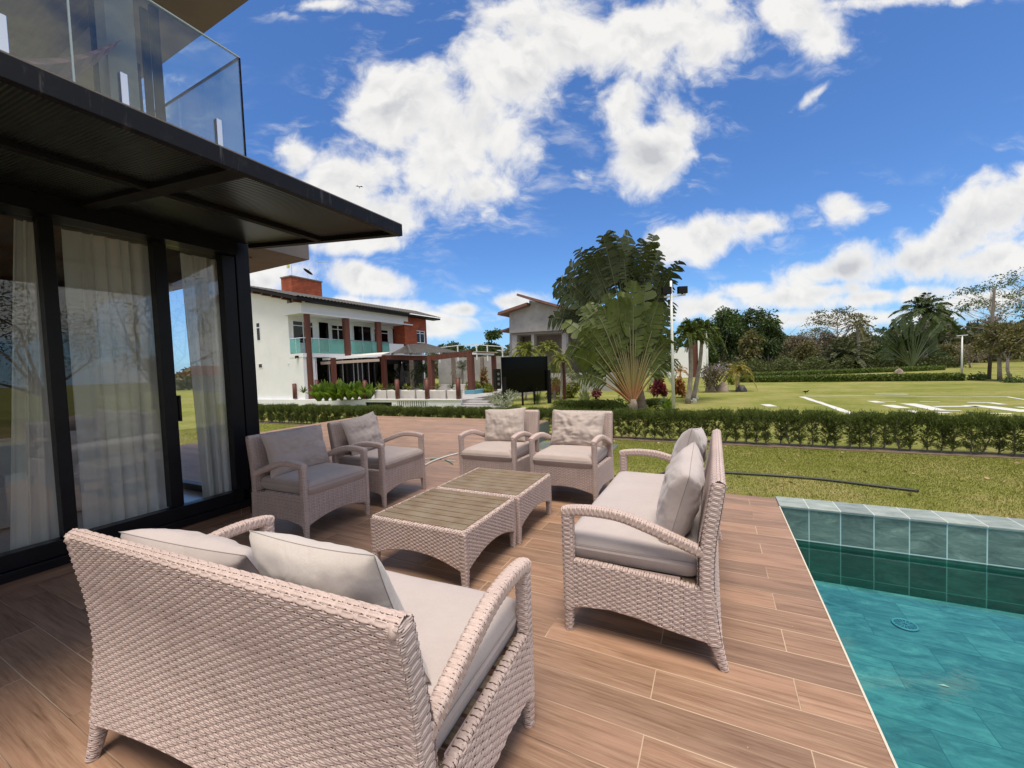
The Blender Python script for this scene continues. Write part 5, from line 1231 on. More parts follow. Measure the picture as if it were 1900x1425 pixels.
# planter boxes
M_plant = varied('pale_planter', (.50, .46, .42), (.60, .56, .51), 2, .9, world=True)
for i, (l, r_) in enumerate(((694, 717), (718, 735), (744, 770), (772, 791), (797, 827), (829, 849))):
    a = ony(l, 730, yT+.35); b = ony(r_, 730, yT+.35); h = ony(l, 724, yT+.35)[2]
    mb = MB(); w_ = b[0]-a[0]; mb.prism([(.04, 0), (w_-.04, 0), (w_, h-zfloor), (w_-.05, h-zfloor), (w_-.08, h-zfloor-.05), (.08, h-zfloor-.05), (.05, h-zfloor), (0, h-zfloor)], 1, 0, .5)
    o = mb.build('planter_box', M_plant); o.location = (a[0], yT+.35, zfloor); tag(o, 'pale rectangular planter box in the front row on the terrace', 'planter', 'pale planter boxes in a row')
for i, (l, r_) in enumerate(((806, 838), (839, 870))):
    d__ = 30; a = dep(l, 726, d__); b = dep(r_, 726, d__); h = dep(l, 714, d__)[2]; mb = MB(); mb.box(0, float(b[0]-a[0]), 0, .5, 0, h-zfloor); mb.box(.06, float(b[0]-a[0])-.06, .06, .44, h-zfloor, h-zfloor+.01)
    o = mb.build('planter_box', M_plant); o.location = (a[0], a[1], zfloor); tag(o, 'white planter box in the back row, '+('left' if i == 0 else 'right')+' one of two', 'planter', 'white planter boxes further back')
a = ony(553, 738, yT+.5); mb = MB(); mb.box(0, 1.15, 0, .5, 0, .55); mb.box(-.03, 1.18, -.03, .53, .55, .6); o = mb.build('planter_box', M_redwood); o.location = (a[0]+.05, yT+.3, zfloor+.02); tag(o, 'red-brown timber planter box at the corner of the white house', 'planter')
# steps beside the wall
st = empty('garden_steps', (xr, yT, GZ), 0, 'broad concrete garden steps at the right end of the white wall', 'steps')
for k in range(4):
    l = ony(855+16*(3-k)*.0+k*12, 740, yT)[0]; mb = MB(); x0 = xr+.05+.0*k; x1 = ony(930-12*k+8, 745, yT+.4*k)[0]
    mb.box(0, max(.8, x1-xr), .38*k-.5, .38*k-.08, .0, .10+.09*k); mb.build('step', M_conc, st)

# pergola
pg = empty('pergola', (-18, 26, GZ), 0, 'red-brown timber pergola with a small grey tiled hip roof', 'pergola')
def PG_(n_, mb, m, **k): mb.v = [v-np.array([-18, 26, GZ]) for v in mb.v]; return mb.build(n_, m, pg, **k)
C1 = dep(713, 690, 34); C2 = dep(800, 690, 29.5); C3 = dep(874, 690, 27); 
zt1 = 2.62
def post(px, d_, w_, zt_=zt1, m=None):
    p = dep(px, 690, d_); mb = MB(); mb.box(p[0]-w_/2, p[0]+w_/2, p[1]-w_/2, p[1]+w_/2, zfloor, zt_); PG_('post', mb, m or M_redwood); return p
post(713, 33, .34, 2.85); p800 = post(800, 29.5, .36, 2.55); p874 = post(874, 26.5, .36, 2.55); p918 = post(917, 28, .26, 2.35)
for px, dd in ((764, 36), (842, 32), (739, 38), (726, 36), (895, 36)): post(px, dd, .26, 2.5, M_bark)
a = dep(713, 665, 33); 
mb = MB(); mb.bar((a[0], a[1], 2.72), (p800[0], p800[1], 2.40), .22, .36); PG_('beam', mb, M_redwood)
mb = MB(); mb.bar((p800[0], p800[1], 2.40), (p874[0], p874[1], 2.55), .22, .36); PG_('beam', mb, M_redwood)
mb = MB(); mb.bar((p874[0], p874[1], 2.55), (p918[0], p918[1], 2.45), .18, .18); PG_('beam', mb, M_redwood)
# hip roof
d1, d2, d3, d4, ap1 = dep(727, 657, 32), dep(762, 656.5, 29.5), dep(850, 655, 29), dep(800, 655, 38), dep(790, 639, 34); ap0 = dep(757, 641, 33.5)
M_pt = M_rooftile
def quadroof(P):
    mb = MB(); tile_roof(mb, P[0], P[1], P[2], P[3], 22, 12, .05); return mb
for P in ((d1, d2, ap0, ap0+.001), (d2, d3, ap0, ap1), (d4, d1, ap1, ap0)): PG_('roof', quadroof(P), M_pt)
mb = MB(); mb.tube([d2, ap0], .10, 6); mb.tube([ap0, ap1, d3], .09, 6); mb.tube([ap0, d1], .08, 6); PG_('ridge_tiles', mb, M_rooftile)
# awning of the house above the lower windows
aw = empty('retractable_awning', (FX, 22, 2), 0, 'cream retractable awning with a white front bar on the white house', 'awning')
a0 = dep(590, 667, 28.5); a1 = dep(708, 659, 30.0); up_ = np.array([0, 0, 1])
mb = MB(); bk = np.array([-.6, 1.6, .25]); q = [a0, a1, a1+bk, a0+bk]; o_ = np.array([FX, 22, 2])
mb.add([x-o_ for x in q]+[x-o_+[0, 0, .05] for x in q], [(3, 2, 1, 0), (4, 5, 6, 7), (0, 1, 5, 4), (1, 2, 6, 5), (2, 3, 7, 6), (3, 0, 4, 7)]); mb.build('canvas', M_awning, aw)
mb = MB(); mb.bar(a0-o_, a1-o_, .12, .16); mb.build('front_bar', M_white, aw)
mb = MB(); a2, a3 = dep(595, 674, 28.4), dep(704, 668, 29.9); mb.bar(a2-o_, a3-o_, .04, .20); mb.build('valance', M_beige, aw)
p = dep(620, 700, 28.2); mb = MB(); mb.box(p[0]-.13-o_[0], p[0]+.13-o_[0], p[1]-.13-o_[1], p[1]+.13-o_[1], zfloor-2, dep(620, 664, 28.2)[2]-2); mb.build('post', M_redwood, aw)
aw2 = empty('retractable_awning', (0, 0, 0), 0, 'small rolled cream awning at the right end of the pergola', 'awning'); a0 = dep(877, 656, 26.2); a1 = dep(916, 657.5, 27.5); mb = MB(); mb.bar(a0, a1, .1, .12); mb.build('front_bar', M_white, aw2); mb = MB(); mb.bar(a0+[0, .3, .13], a1+[0, .3, .12], .5, .05); mb.build('canvas', M_beige, aw2)
# dark closed parasol, glass pool fence, white chairs are too small: a bin-like speaker box by the screen
um = dep(748, 722, 29); o = empty('closed_parasol', (um[0], um[1], zfloor), 0, 'closed black parasol standing under the pergola', 'parasol')
mb = MB(); mb.tube([(0, 0, 0), (0, 0, 2.3)], .03, 6); mb.build('pole', M_steel, o); mb = MB(); mb.tube([(0, 0, .6), (0, 0, .9), (0, 0, 1.6), (0, 0, 2.2)], [.16, .22, .14, .03], 9); mb.build('canopy', M_blackmatt, o)
# small raised pool edge in pale blue tiles
a = dep(862, 734, 26); b = dep(902, 731, 27); mb = MB(); mb.box(float(a[0]), float(b[0]), float(a[1]), float(a[1])+2, zfloor, dep(862, 724.5, 26)[2]); tag(mb.build('raised_pool', mat('blue_tile', (.12, .32, .40), .25)), 'raised plunge pool with blue green glass side beside the steps', 'pool')
# rooftop railing seen behind (white posts)
rl = empty('roof_railing', (0, 0, 0), 0, 'white post railing on a flat roof between the two houses', 'railing')
P = [dep(x, y, 42) for x, y in ((815, 645), (849, 641), (884, 639), (904, 641), (932, 643))]; mb = MB()
for a, b in zip(P[:-1], P[1:]): mb.bar(a, b, .07)
mb.build('top_rail', M_white, rl); 
for a in P: mb = MB(); mb.box(a[0]-.05, a[0]+.05, a[1]-.05, a[1]+.05, a[2]-1.6, a[2]); mb.build('post', M_white, rl)
a, b = dep(922, 650, 42), dep(934, 650, 42); mb = MB(); mb.bar(a, b, .07); mb.build('side_rail', M_white, rl)
# flat-roofed outbuilding that carries it
a = dep(812, 660, 43); b = dep(945, 660, 43); mb = MB(); mb.prism([(float(a[0]), float(a[1])), (float(b[0]), float(b[1])), (float(b[0])-3, float(b[1])+8), (float(a[0])-3, float(a[1])+8)], 2, GZ, dep(860, 652, 42)[2]-.6); tag(mb.build('outbuilding', M_conc), 'low flat-roofed grey outbuilding behind the pergola', 'building')

# ------------------------------------------------------------------ black panel on posts
pa, pb_ = foot(933, 756), foot(1017, 748); dp = pb_-pa; 
sc_ = empty('outdoor_screen', pa, math.atan2(dp[1], dp[0]), 'large glossy black panel mounted on black posts beyond the hedge', 'screen')
Lp = float(np.linalg.norm(dp[:2])); da = depth_of(pa); za_t = dep(925, 663, da)[2]-GZ; za_b = dep(930, 731, da)[2]-GZ
mb = MB(); mb.box(.0, Lp, -.08, .02, za_b, za_t); mb.build('panel', M_screen, sc_, bevel=.005)
for x, w_, h in ((.04, .16, za_t-1.0), (Lp-.02, .16, za_t-.75), (Lp*.42, .09, za_b+.02), (Lp*.68, .09, za_b+.02)):
    mb = MB(); mb.box(x-w_/2, x+w_/2, -.24 if w_ > .1 else -.06, -.081 if w_ > .1 else .0, 0, h); mb.build('post', M_blackmatt, sc_)
mb = MB(); mb.box(-.42, -.12, -.15, .10, .95, 1.95); mb.build('speaker_box', M_blackmatt, sc_); mb = MB()
for z in (1.2, 1.45, 1.7): mb.tube([(-.27, -.16, z), (-.27, -.151, z)], .07, 12)
mb.build('speaker_cone', mat('cone', (.12, .12, .12), .5), sc_)
# ------------------------------------------------------------------ raw concrete house
gh = empty('concrete_house', dep(1000, 735, 34)*[1, 1, 0]+[0, 0, GZ], 0, 'unfinished grey rendered house with sloping brown-edged roofs behind the fan palms', 'house')
og = np.array(gh.location)
dG = 34.0
yG = float(dep(980, 700, dG)[1])
def GX(px, py, y=None): p = ony(px, py, yG if y is None else y); return (p[0], p[2])
def GP(n_, poly, y0, y1, m): mb = MB(); mb.prism(poly, 1, y0, y1); mb.v = [v-og for v in mb.v]; return mb.build(n_, m, gh)
M_brownedge = varied('brown_roof_edge', (.14, .07, .05), (.22, .11, .08), 3, .8, world=True)
GP('upper_wall', [GX(945, 618), GX(945, 577), GX(982, 567), GX(982, 557), GX(1062, 578), GX(1062, 611)], yG, yG+7, M_conc)
GP('roof', [GX(930, 586), GX(931, 581), GX(984, 563), GX(984, 568)], yG-.7, yG+7.3, M_brownedge)
GP('roof', [GX(966, 551), GX(967, 547), GX(1075, 577), GX(1075, 582)], yG-.8, yG+7.4, M_brownedge)
GP('rear_wall', [GX(931, 662), GX(931, 612), GX(946, 606), GX(946, 662)], yG+1.5, yG+8, M_conc)
GP('lower_roof', [GX(919, 615), GX(920, 611), GX(946, 602.5), GX(946, 606)], yG+1.0, yG+8, M_brownedge)
GP('soffit', [GX(946, 622), GX(946, 618.2), GX(1062, 611.2), GX(1062, 616)], yG+.3, yG+6, M_conc2)
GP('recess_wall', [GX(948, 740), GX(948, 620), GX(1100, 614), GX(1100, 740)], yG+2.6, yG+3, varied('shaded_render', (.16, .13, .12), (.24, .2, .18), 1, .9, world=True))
for l, r_ in ((947, 956), (983, 988), (1040, 1048)): GP('pillar', [GX(l, 740), GX(l, 618), GX(r_, 617), GX(r_, 740)], yG+.31, yG+.9, M_conc)
GP('window', [GX(945, 646), GX(945, 629), GX(949, 629), GX(949, 646)], yG+1.4, yG+1.49, M_darkglass)
GP('lower_wall', [GX(1030, 760), GX(1030, 692), GX(1160, 690), GX(1160, 760)], yG-1.2, yG-.9, M_conc)
GP('slab', [GX(1060, 655), GX(1060, 646), GX(1160, 648), GX(1160, 658)], yG-1.5, yG+5, M_conc2)
# white building behind the twin palms
wb = empty('white_building', dep(1270, 715, 48)*[1, 1, 0]+[0, 0, GZ], 0, 'low white building with a brown door panel behind the twin palms', 'building'); ob = np.array(wb.location)
yW = float(dep(1290, 690, 48)[1])
def WB(n_, l, r_, t_, b_, y, th, m): p = ony(l, t_, y); q = ony(r_, b_, y); mb = MB(); mb.box(p[0], q[0], y, y+th, GZ, p[2]); mb.v = [v-ob for v in mb.v]; return mb.build(n_, m, wb)
WB('wall', 1236, 1278, 646, 700, yW, 5, M_white); WB('door_panel', 1279, 1294, 638, 700, yW+.2, 4, M_redwood); WB('wall', 1294.5, 1314, 632, 700, yW, 5, M_white)

# ------------------------------------------------------------------ poles
def lamp_pole(px, pb, pt, label, depth=None, head='flood', r=.055, arm=True):
    B = foot(px, pb) if depth is None else dep(px, pb, depth)*[1, 1, 0]+[0, 0, GZ]; d = depth_of(B); H = dep(px, pt, d)[2]-GZ
    o = empty('lamp_pole', B, 0, label, 'lamp pole'); o.rotation_euler = (0, 0, math.atan2(RT[1], RT[0]))
    mb = MB(); mb.tube([(0, 0, 0), (0, 0, H*.5), (0, 0, H)], [r*1.15, r, r*.75], 10); mb.build('pole', M_pole, o, smooth=True)
    return o, H, d
o, H, d = lamp_pole(1250, 765, 523, 'tall white lamp pole with a crossbar and two black floodlights beside the fan palms')
m_ = PXM(d); zc = H-27*m_
mb = MB(); mb.bar((-13*m_, 0, zc-.04), (26*m_, 0, zc+.02), .06, .06); mb.build('crossbar', M_pole, o)
for x, rr in ((-9*m_, 0), (20*m_, 0)):
    mb = MB(); mb.box(x-.17, x+.17, -.12, .06, zc+.07, zc+.33); mb.build('floodlight', M_blackmatt, o)
    mb = MB(); mb.box(x-.03, x+.03, -.02, .02, zc+.03, zc+.075); mb.build('bracket', M_blackmatt, o)
o, H, d = lamp_pole(1784.5, 706, 622, 'thin white pole with a small cross head at the end of the far clipped hedge', r=.05)
mb = MB(); mb.bar((-.35, 0, H-.03), (.35, 0, H), .08, .05); mb.build('crossbar', M_pole, o)
o, H, d = lamp_pole(1313, 731, 610, 'white street lamp with two pale heads behind the twin palms', depth=30, r=.055)
mb = MB(); mb.bar((-.1, 0, H-.05), (.45, 0, H), .06, .04); mb.build('crossbar', M_pole, o)
for x in (-.08, .42): mb = MB(); mb.box(x-.13, x+.13, -.08, .06, H+.03, H+.16); mb.build('lamp_head', M_steel, o)
# red-brown post among the plants
rp = foot(1048, 741); mb = MB(); d = depth_of(rp); mb.box(-.08, .08, -.08, .08, 0, dep(1048, 672, d)[2]-GZ); o = mb.build('timber_post', M_redwood); o.location = Vector(rp); tag(o, 'single tall red-brown post standing among the garden plants', 'post')

# ------------------------------------------------------------------ garden planting
palm('areca_palm', 975, 740, 655, 42, G_areca, 'yellow green feather palm behind the black panel, left one', depth=24, nf=22, drop=.75, elr=(-.1, 1.3), ll=.26, lw=.03, trunk_r=.06, seed=2)
palm('areca_palm', 1016, 740, 650, 36, G_areca, 'yellow green feather palm behind the black panel, right one', depth=25, nf=20, drop=.75, elr=(-.1, 1.3), ll=.26, lw=.03, trunk_r=.06, seed=3)
palm('areca_palm', 1040, 740, 668, 30, G_areca, 'small yellow green feather palm left of the fan palms', depth=23, nf=16, drop=.8, elr=(-.2, 1.2), ll=.26, lw=.03, trunk_r=.06, seed=4)
B3 = foot(1029, 741); tp3 = empty('travellers_palm', B3, 0, 'small fan palm with fine green stalks behind the red-brown post', 'palm tree'); g = np.random.default_rng(4)
travellers(tp3, np.array([0, 0, .3]), RT, FW, [(a, 1.3, .7, .16, .9) for a in np.linspace(-50, 50, 15)], 5, G_trav2, .025); MB().tube([(0, 0, 0), (0, 0, .5)], [.12, .08], 8).build('trunk', M_bark, tp3)
strappy('ponytail_palm', 998, 750, 700, 46, G_plain, 'small plant with a mop of thin drooping leaves in front of the black panel', n=110, wd=.022, arch=.9, seed=3, stem=True)
bush(1035, 738, 703, 46, G_yel, 'yellow and green croton bush behind the red-brown post', seed=5, leaf=.2, n=900)
bush(1062, 738, 708, 30, G_yel, 'yellow leaved bush right of the red-brown post', seed=6, leaf=.18)
strappy('cactus_shrub', 1086, 752, 706, 40, leafmat('pale_sage', (.22, .24, .14), (.36, .38, .24)), 'pale sage upright shrub left of the big fan palm', n=46, wd=.09, seed=6, arch=.1)
bush(1222, 741, 697, 42, G_red, 'deep red leaved bush right of the big fan palm', seed=8, leaf=.17, n=1100)
bush(1106, 741, 722, 26, G_red, 'small dark red plant left of the big fan palm', seed=9, leaf=.14, n=400)
bush(1262, 738, 700, 26, G_orange, 'orange leaved bush beside the twin palms', seed=10, leaf=.18, n=600)
strappy('bromeliad', 1238, 762, 726, 46, G_broad, 'bright green broad leaved clump at the foot of the tall white lamp pole', n=34, wd=.17, seed=11, arch=.3)
bush(1148, 762, 750, 60, G_broad, 'low bright green plants at the foot of the big fan palm', name='ground_plant', seed=12, leaf=.22, n=500, nclump=6)
bush(1205, 764, 757, 22, G_yel, 'small yellow plant just behind the hedge', name='ground_plant', seed=13, leaf=.12, n=200)
palm('silver_palm', 1222, 735, 690, 34, leafmat('silver_green', (.13, .17, .11), (.27, .32, .22)), 'silvery low palm behind the red bush', depth=27, nf=20, drop=.8, elr=(-.3, 1.2), ll=.3, lw=.03, trunk_r=.1, seed=7)
# twin palms
G_fox = leafmat('foxtail_leaf', (.045, .072, .016), (.15, .185, .05))
palm('foxtail_palm', 1280, 749, 622, 46, G_fox, 'left one of the twin grey-trunked palms', base_px=1276, nf=13, drop=.8, elr=(.15, 1.35), nl=46, ll=.30, lw=.055, trunk_r=.095, seed=21, crownshaft=True, vshape=.7)
palm('foxtail_palm', 1302, 744, 618, 48, G_fox, 'right one of the twin grey-trunked palms', base_px=1285, nf=13, drop=.85, elr=(.15, 1.35), nl=46, ll=.30, lw=.055, trunk_r=.095, seed=22, crownshaft=True, vshape=.7)
for i, (x, y) in enumerate(((1288, 747), (1292, 742))): bush(x, y, y-7, 12, G_whitef, 'clump of small white flowers at the foot of the twin palms', kind='flowers', name='flower_clump', seed=30+i, leaf=.07, n=220, group='white flowers under the twin palms', nclump=3)
leafy('flowering_shrub', 1322, 728, 676, 76, leafmat('shrub_leaf_purplish', (.06, .055, .03), (.17, .13, .09)), 'wide shrub with pale purple flowers above the rocks', 'shrub', n=1500, leaf=.13, crown_base=.25, seed=31, trunk_r=.05)
o = leafy('flowering_shrub', 1333, 727, 672, 50, G_purple, 'sprays of pale purple flowers over the shrub above the rocks', 'flowers', n=200, leaf=.13, crown_base=.6, seed=32, bush=True)
palm('areca_palm', 1368, 726, 690, 36, leafmat('golden_palm', (.20, .17, .03), (.36, .29, .07)), 'golden arching palm right of the purple flowering shrub', nf=14, drop=.9, elr=(.1, 1.3), ll=.26, lw=.04, trunk_r=.09, seed=33)
palm('areca_palm', 1262, 735, 690, 22, leafmat('orange_palm', (.30, .16, .04), (.45, .26, .08)), 'small orange feather palm left of the twin palms', depth=25, nf=12, drop=.8, elr=(.1, 1.3), ll=.26, lw=.03, trunk_r=.05, seed=34)
bush(1357, 714, 701, 16, G_yel, 'small yellow green round bush at the edge of the far lawn', seed=35, leaf=.18, n=400, nclump=4)
def rock(px, pb, w_, h_, m, label, seed):
    B = foot(px, pb); d = depth_of(B); g = np.random.default_rng(seed); n, k = 26, 14; U, V = np.meshgrid(np.linspace(0, 2*np.pi, n), np.linspace(0.02, np.pi*.62, k), indexing='ij')
    P = np.stack([np.cos(U)*np.sin(V), np.sin(U)*np.sin(V), np.cos(V)], -1)
    for i in range(n):
        for j in range(k): P[i, j] *= 1+.35*mn.noise(Vector(P[i % (n-1), j]*1.4)+Vector((seed, 0, 0)))+.1*mn.noise(Vector(P[i % (n-1), j]*5)+Vector((seed, 0, 0)))
    P *= np.array([w_*PXM(d)/2, w_*PXM(d)/2*.8, h_*PXM(d)]); P[..., 2] += .0
    o = MB().grid(P).build('rock', m, None, smooth=True); o.location = Vector(B)+Vector((0, 0, .03)); return tag(o, label, 'rock')
rock(1340, 727, 24, 16, M_rock, 'large brown boulder under the flowering shrub', 3); rock(1318, 726, 16, 22, M_rock, 'tall pale brown boulder left of the large one', 5); rock(1375, 727, 17, 11, M_rockd, 'black boulder right of the flowering shrub', 8); rock(1292, 727, 10, 8, M_rock, 'small brown rock beside the twin palm trunks', 9)
# inner low clipped hedge behind the near one
for i, (l, r_, pb, pt) in enumerate(((1035, 1136, 764, 745), (1186, 1216, 760, 743))):
    a, b = foot(l, pb), foot(r_, pb); d = depth_of(a); h = dep(l, pt, d)[2]-GZ; g = np.random.default_rng(40+i); n = 9000 if i == 0 else 3000; t_ = g.random(n)[:, None]
    P = a+(b-a)*t_+np.stack([g.uniform(-.3, .3, n), g.uniform(-.3, .3, n), h*g.random(n)**.6], 1)-a; mb = MB(); leaves(mb, P, g.normal(size=(n, 3))+[0, 0, 1], .08, .03, g)
    o = mb.build('clipped_hedge', G_hedge); o.location = Vector(a); tag(o, 'low dark clipped hedge '+('left' if i == 0 else 'right')+' of the big fan palm', 'hedge')
# terrace plants of the white house
TG = 'big leaved plants on the white house terrace'
for i, (px, pt) in enumerate(((592, 702), (606, 699), (620, 703), (634, 700), (648, 703), (661, 701), (674, 705), (686, 708))):
    strappy('broad_leaf_plant', px, 739, pt-6, 44, G_broad, 'bright green broad leaved plant in the row before the white house', n=44, wd=.30, seed=50+i, depth=24.5, base_z=zfloor, arch=.2, group=TG)
PGR = 'spiky plants in the pale planters'
for i, px in enumerate((705, 724, 757, 781, 812, 838)):
    strappy('spiky_plant', px, 727, 700+(i % 2)*4, 30, G_plain if i % 2 else G_areca, 'spiky green plant growing in a pale planter box', n=24, wd=.07, seed=60+i, depth=25.5, base_z=.3, arch=.45, group=PGR)
strappy('spiky_plant', 563, 735, 712, 26, G_plain, 'potted plant in the red-brown planter at the corner of the white house', n=20, wd=.1, seed=70, depth=25, base_z=.4)
palm('areca_palm', 785, 735, 690, 32, G_palm, 'dark green palm behind the middle pergola post', depth=35, nf=18, drop=.7, elr=(0, 1.4), ll=.25, lw=.03, trunk_r=.08, seed=71)
palm('areca_palm', 858, 735, 684, 28, leafmat('grey_palm', (.10, .11, .08), (.22, .22, .17)), 'greyish palm behind the pergola between its right posts', depth=38, nf=18, drop=.7, elr=(0, 1.4), ll=.25, lw=.03, trunk_r=.08, seed=72)
bush(897, 735, 684, 26, leafmat('reddish_green', (.16, .06, .02), (.22, .16, .05)), 'reddish green shrub beyond the right end of the pergola', depth=30, seed=73, leaf=.24, n=700)
bush(880, 735, 705, 36, G_areca, 'light green bush beyond the right pergola post', depth=29, seed=74, leaf=.24, n=700)
bush(934, 742, 723, 86, leafmat('white_flower_bush', (.10, .13, .06), (.55, .55, .45)), 'low bush dotted with white flowers left of the black panel', depth=20.5, seed=75, leaf=.10, n=2600, nclump=12, flat=.7)
bush(905, 735, 712, 20, G_yel, 'yellow bush beside the garden steps', depth=27, seed=76, leaf=.2)
# ------------------------------------------------------------------ far clipped hedge
def hedge_block(a, b, h, w_, seed, label, n, leaf=.13, m=None):
    g = np.random.default_rng(seed); L = np.linalg.norm(b-a); dirx = (b-a)/L; nn = np.array([-dirx[1], dirx[0], 0])
    t_ = g.random(n); f = g.random(n); s = np.where(f < .6, -1.0, g.uniform(-1, 1, n)); z = np.where(f < .6, g.random(n), 1.0)
    P = dirx*(t_*L)[:, None]+nn*(s*w_/2+.05*g.normal(size=n))[:, None]+np.array([0, 0, 1])*(z*h+.035*g.normal(size=n))[:, None]; P[:, 2] = np.abs(P[:, 2])
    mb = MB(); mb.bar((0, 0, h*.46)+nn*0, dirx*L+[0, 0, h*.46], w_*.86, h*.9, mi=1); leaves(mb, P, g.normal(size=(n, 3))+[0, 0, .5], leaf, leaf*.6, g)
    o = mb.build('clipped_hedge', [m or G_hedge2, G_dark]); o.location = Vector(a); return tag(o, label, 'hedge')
hedge_block(foot(1352, 709.5), foot(1786, 706), dep(1600, 686.5, 41)[2]-GZ, .9, 1, 'long clipped box hedge along the far edge of the lawn', 16000)
hedge_block(dep(1400, 700, 43)*[1, 1, 0]+[0, 0, GZ], dep(1745, 700, 43)*[1, 1, 0]+[0, 0, GZ], .40, 1.0, 2, 'second clipped hedge behind the long one', 8000, .14)
g = np.random.default_rng(91); mb = MB(); n = 52000; px_ = g.uniform(1372, 1790, n); dd_ = g.uniform(47, 64, n); hh = (.55+.9*np.abs(np.sin(px_*.055))+.6*np.abs(np.sin(px_*.17+dd_*.5)))*g.random(n)**.7
P = np.array([dep(a, 690, b) for a, b in zip(px_, dd_)]); P[:, 2] = GZ+hh; leaves(mb, P, g.normal(size=(n, 3)), .26, .15, g, .1); tag(mb.build('undergrowth', leafmat('undergrowth_leaves', (.035, .05, .014), (.12, .135, .04))), 'tangled undergrowth between the far hedges and the trees', kind='stuff')
# ------------------------------------------------------------------ far trees
palm('date_palm', 1564, 698, 667, 62, leafmat('date_leaf', (.05, .06, .03), (.16, .17, .085)), 'dark feather palm with a short trunk and a round crown behind the far hedge', depth=50, nf=48, drop=.55, elr=(-.1, 1.45), nl=44, ll=.17, lw=.024, trunk_r=.35, seed=80, tip=.1, trunkm=M_bark)
palm('date_palm', 1372, 700, 690, 40, leafmat('date_leaf2', (.06, .07, .03), (.17, .18, .08)), 'low spreading feather palm left of the reddish brown tree', depth=48, nf=22, drop=.7, elr=(-.1, 1.3), nl=30, ll=.18, lw=.018, trunk_r=.25, seed=81, tip=.1)
palm('coconut_palm', 1714, 690, 583, 62, G_palm, 'coconut palm standing above the dark banana clump', depth=52, nf=24, drop=.62, elr=(.05, 1.45), nl=50, ll=.22, lw=.028, trunk_r=.2, seed=82, tip=.6)
palm('royal_palm', 1590, 690, 608, 34, G_olive, 'olive feather palm rising behind the date palm', depth=64, nf=12, drop=.9, elr=(0, 1.3), nl=34, ll=.25, lw=.03, trunk_r=.2, seed=83)
B4 = foot(1690, 700)*0+dep(1692, 697, 47)*[1, 1, 0]+[0, 0, GZ]; tp4 = empty('banana_clump', B4, 0, 'dark fan-shaped clump of big paddle leaves below the coconut palm', 'palm tree'); g = np.random.default_rng(44)
sp = [(a+g.uniform(-6, 6), 2.9+g.uniform(-1.3, 1.5), 2.5+g.uniform(-.6, .5), .42, .5) for a in np.linspace(-55, 36, 30)]
M_gpet = mat('green_petiole', (.05, .07, .02), .5)
G_bdark = leafmat('dark_paddle', (.018, .034, .012), (.06, .085, .028), .5, .15)
travellers(tp4, np.array([0, 0, .2]), RT, FW, sp, 14, G_bdark, .06, pm=M_gpet); sp = [(a, 2.0+g.uniform(-.5, .8), 2.2, .45, .35) for a in np.linspace(-50, 48, 18)]
tp5 = empty('banana_clump', B4+np.array([.8, 1.2, 0]), 0, 'second clump of big paddle leaves just behind the dark fan-shaped one', 'palm tree'); travellers(tp5, np.array([0, 0, .2]), RT, FW, sp, 15, G_bdark, .06, pm=M_gpet)
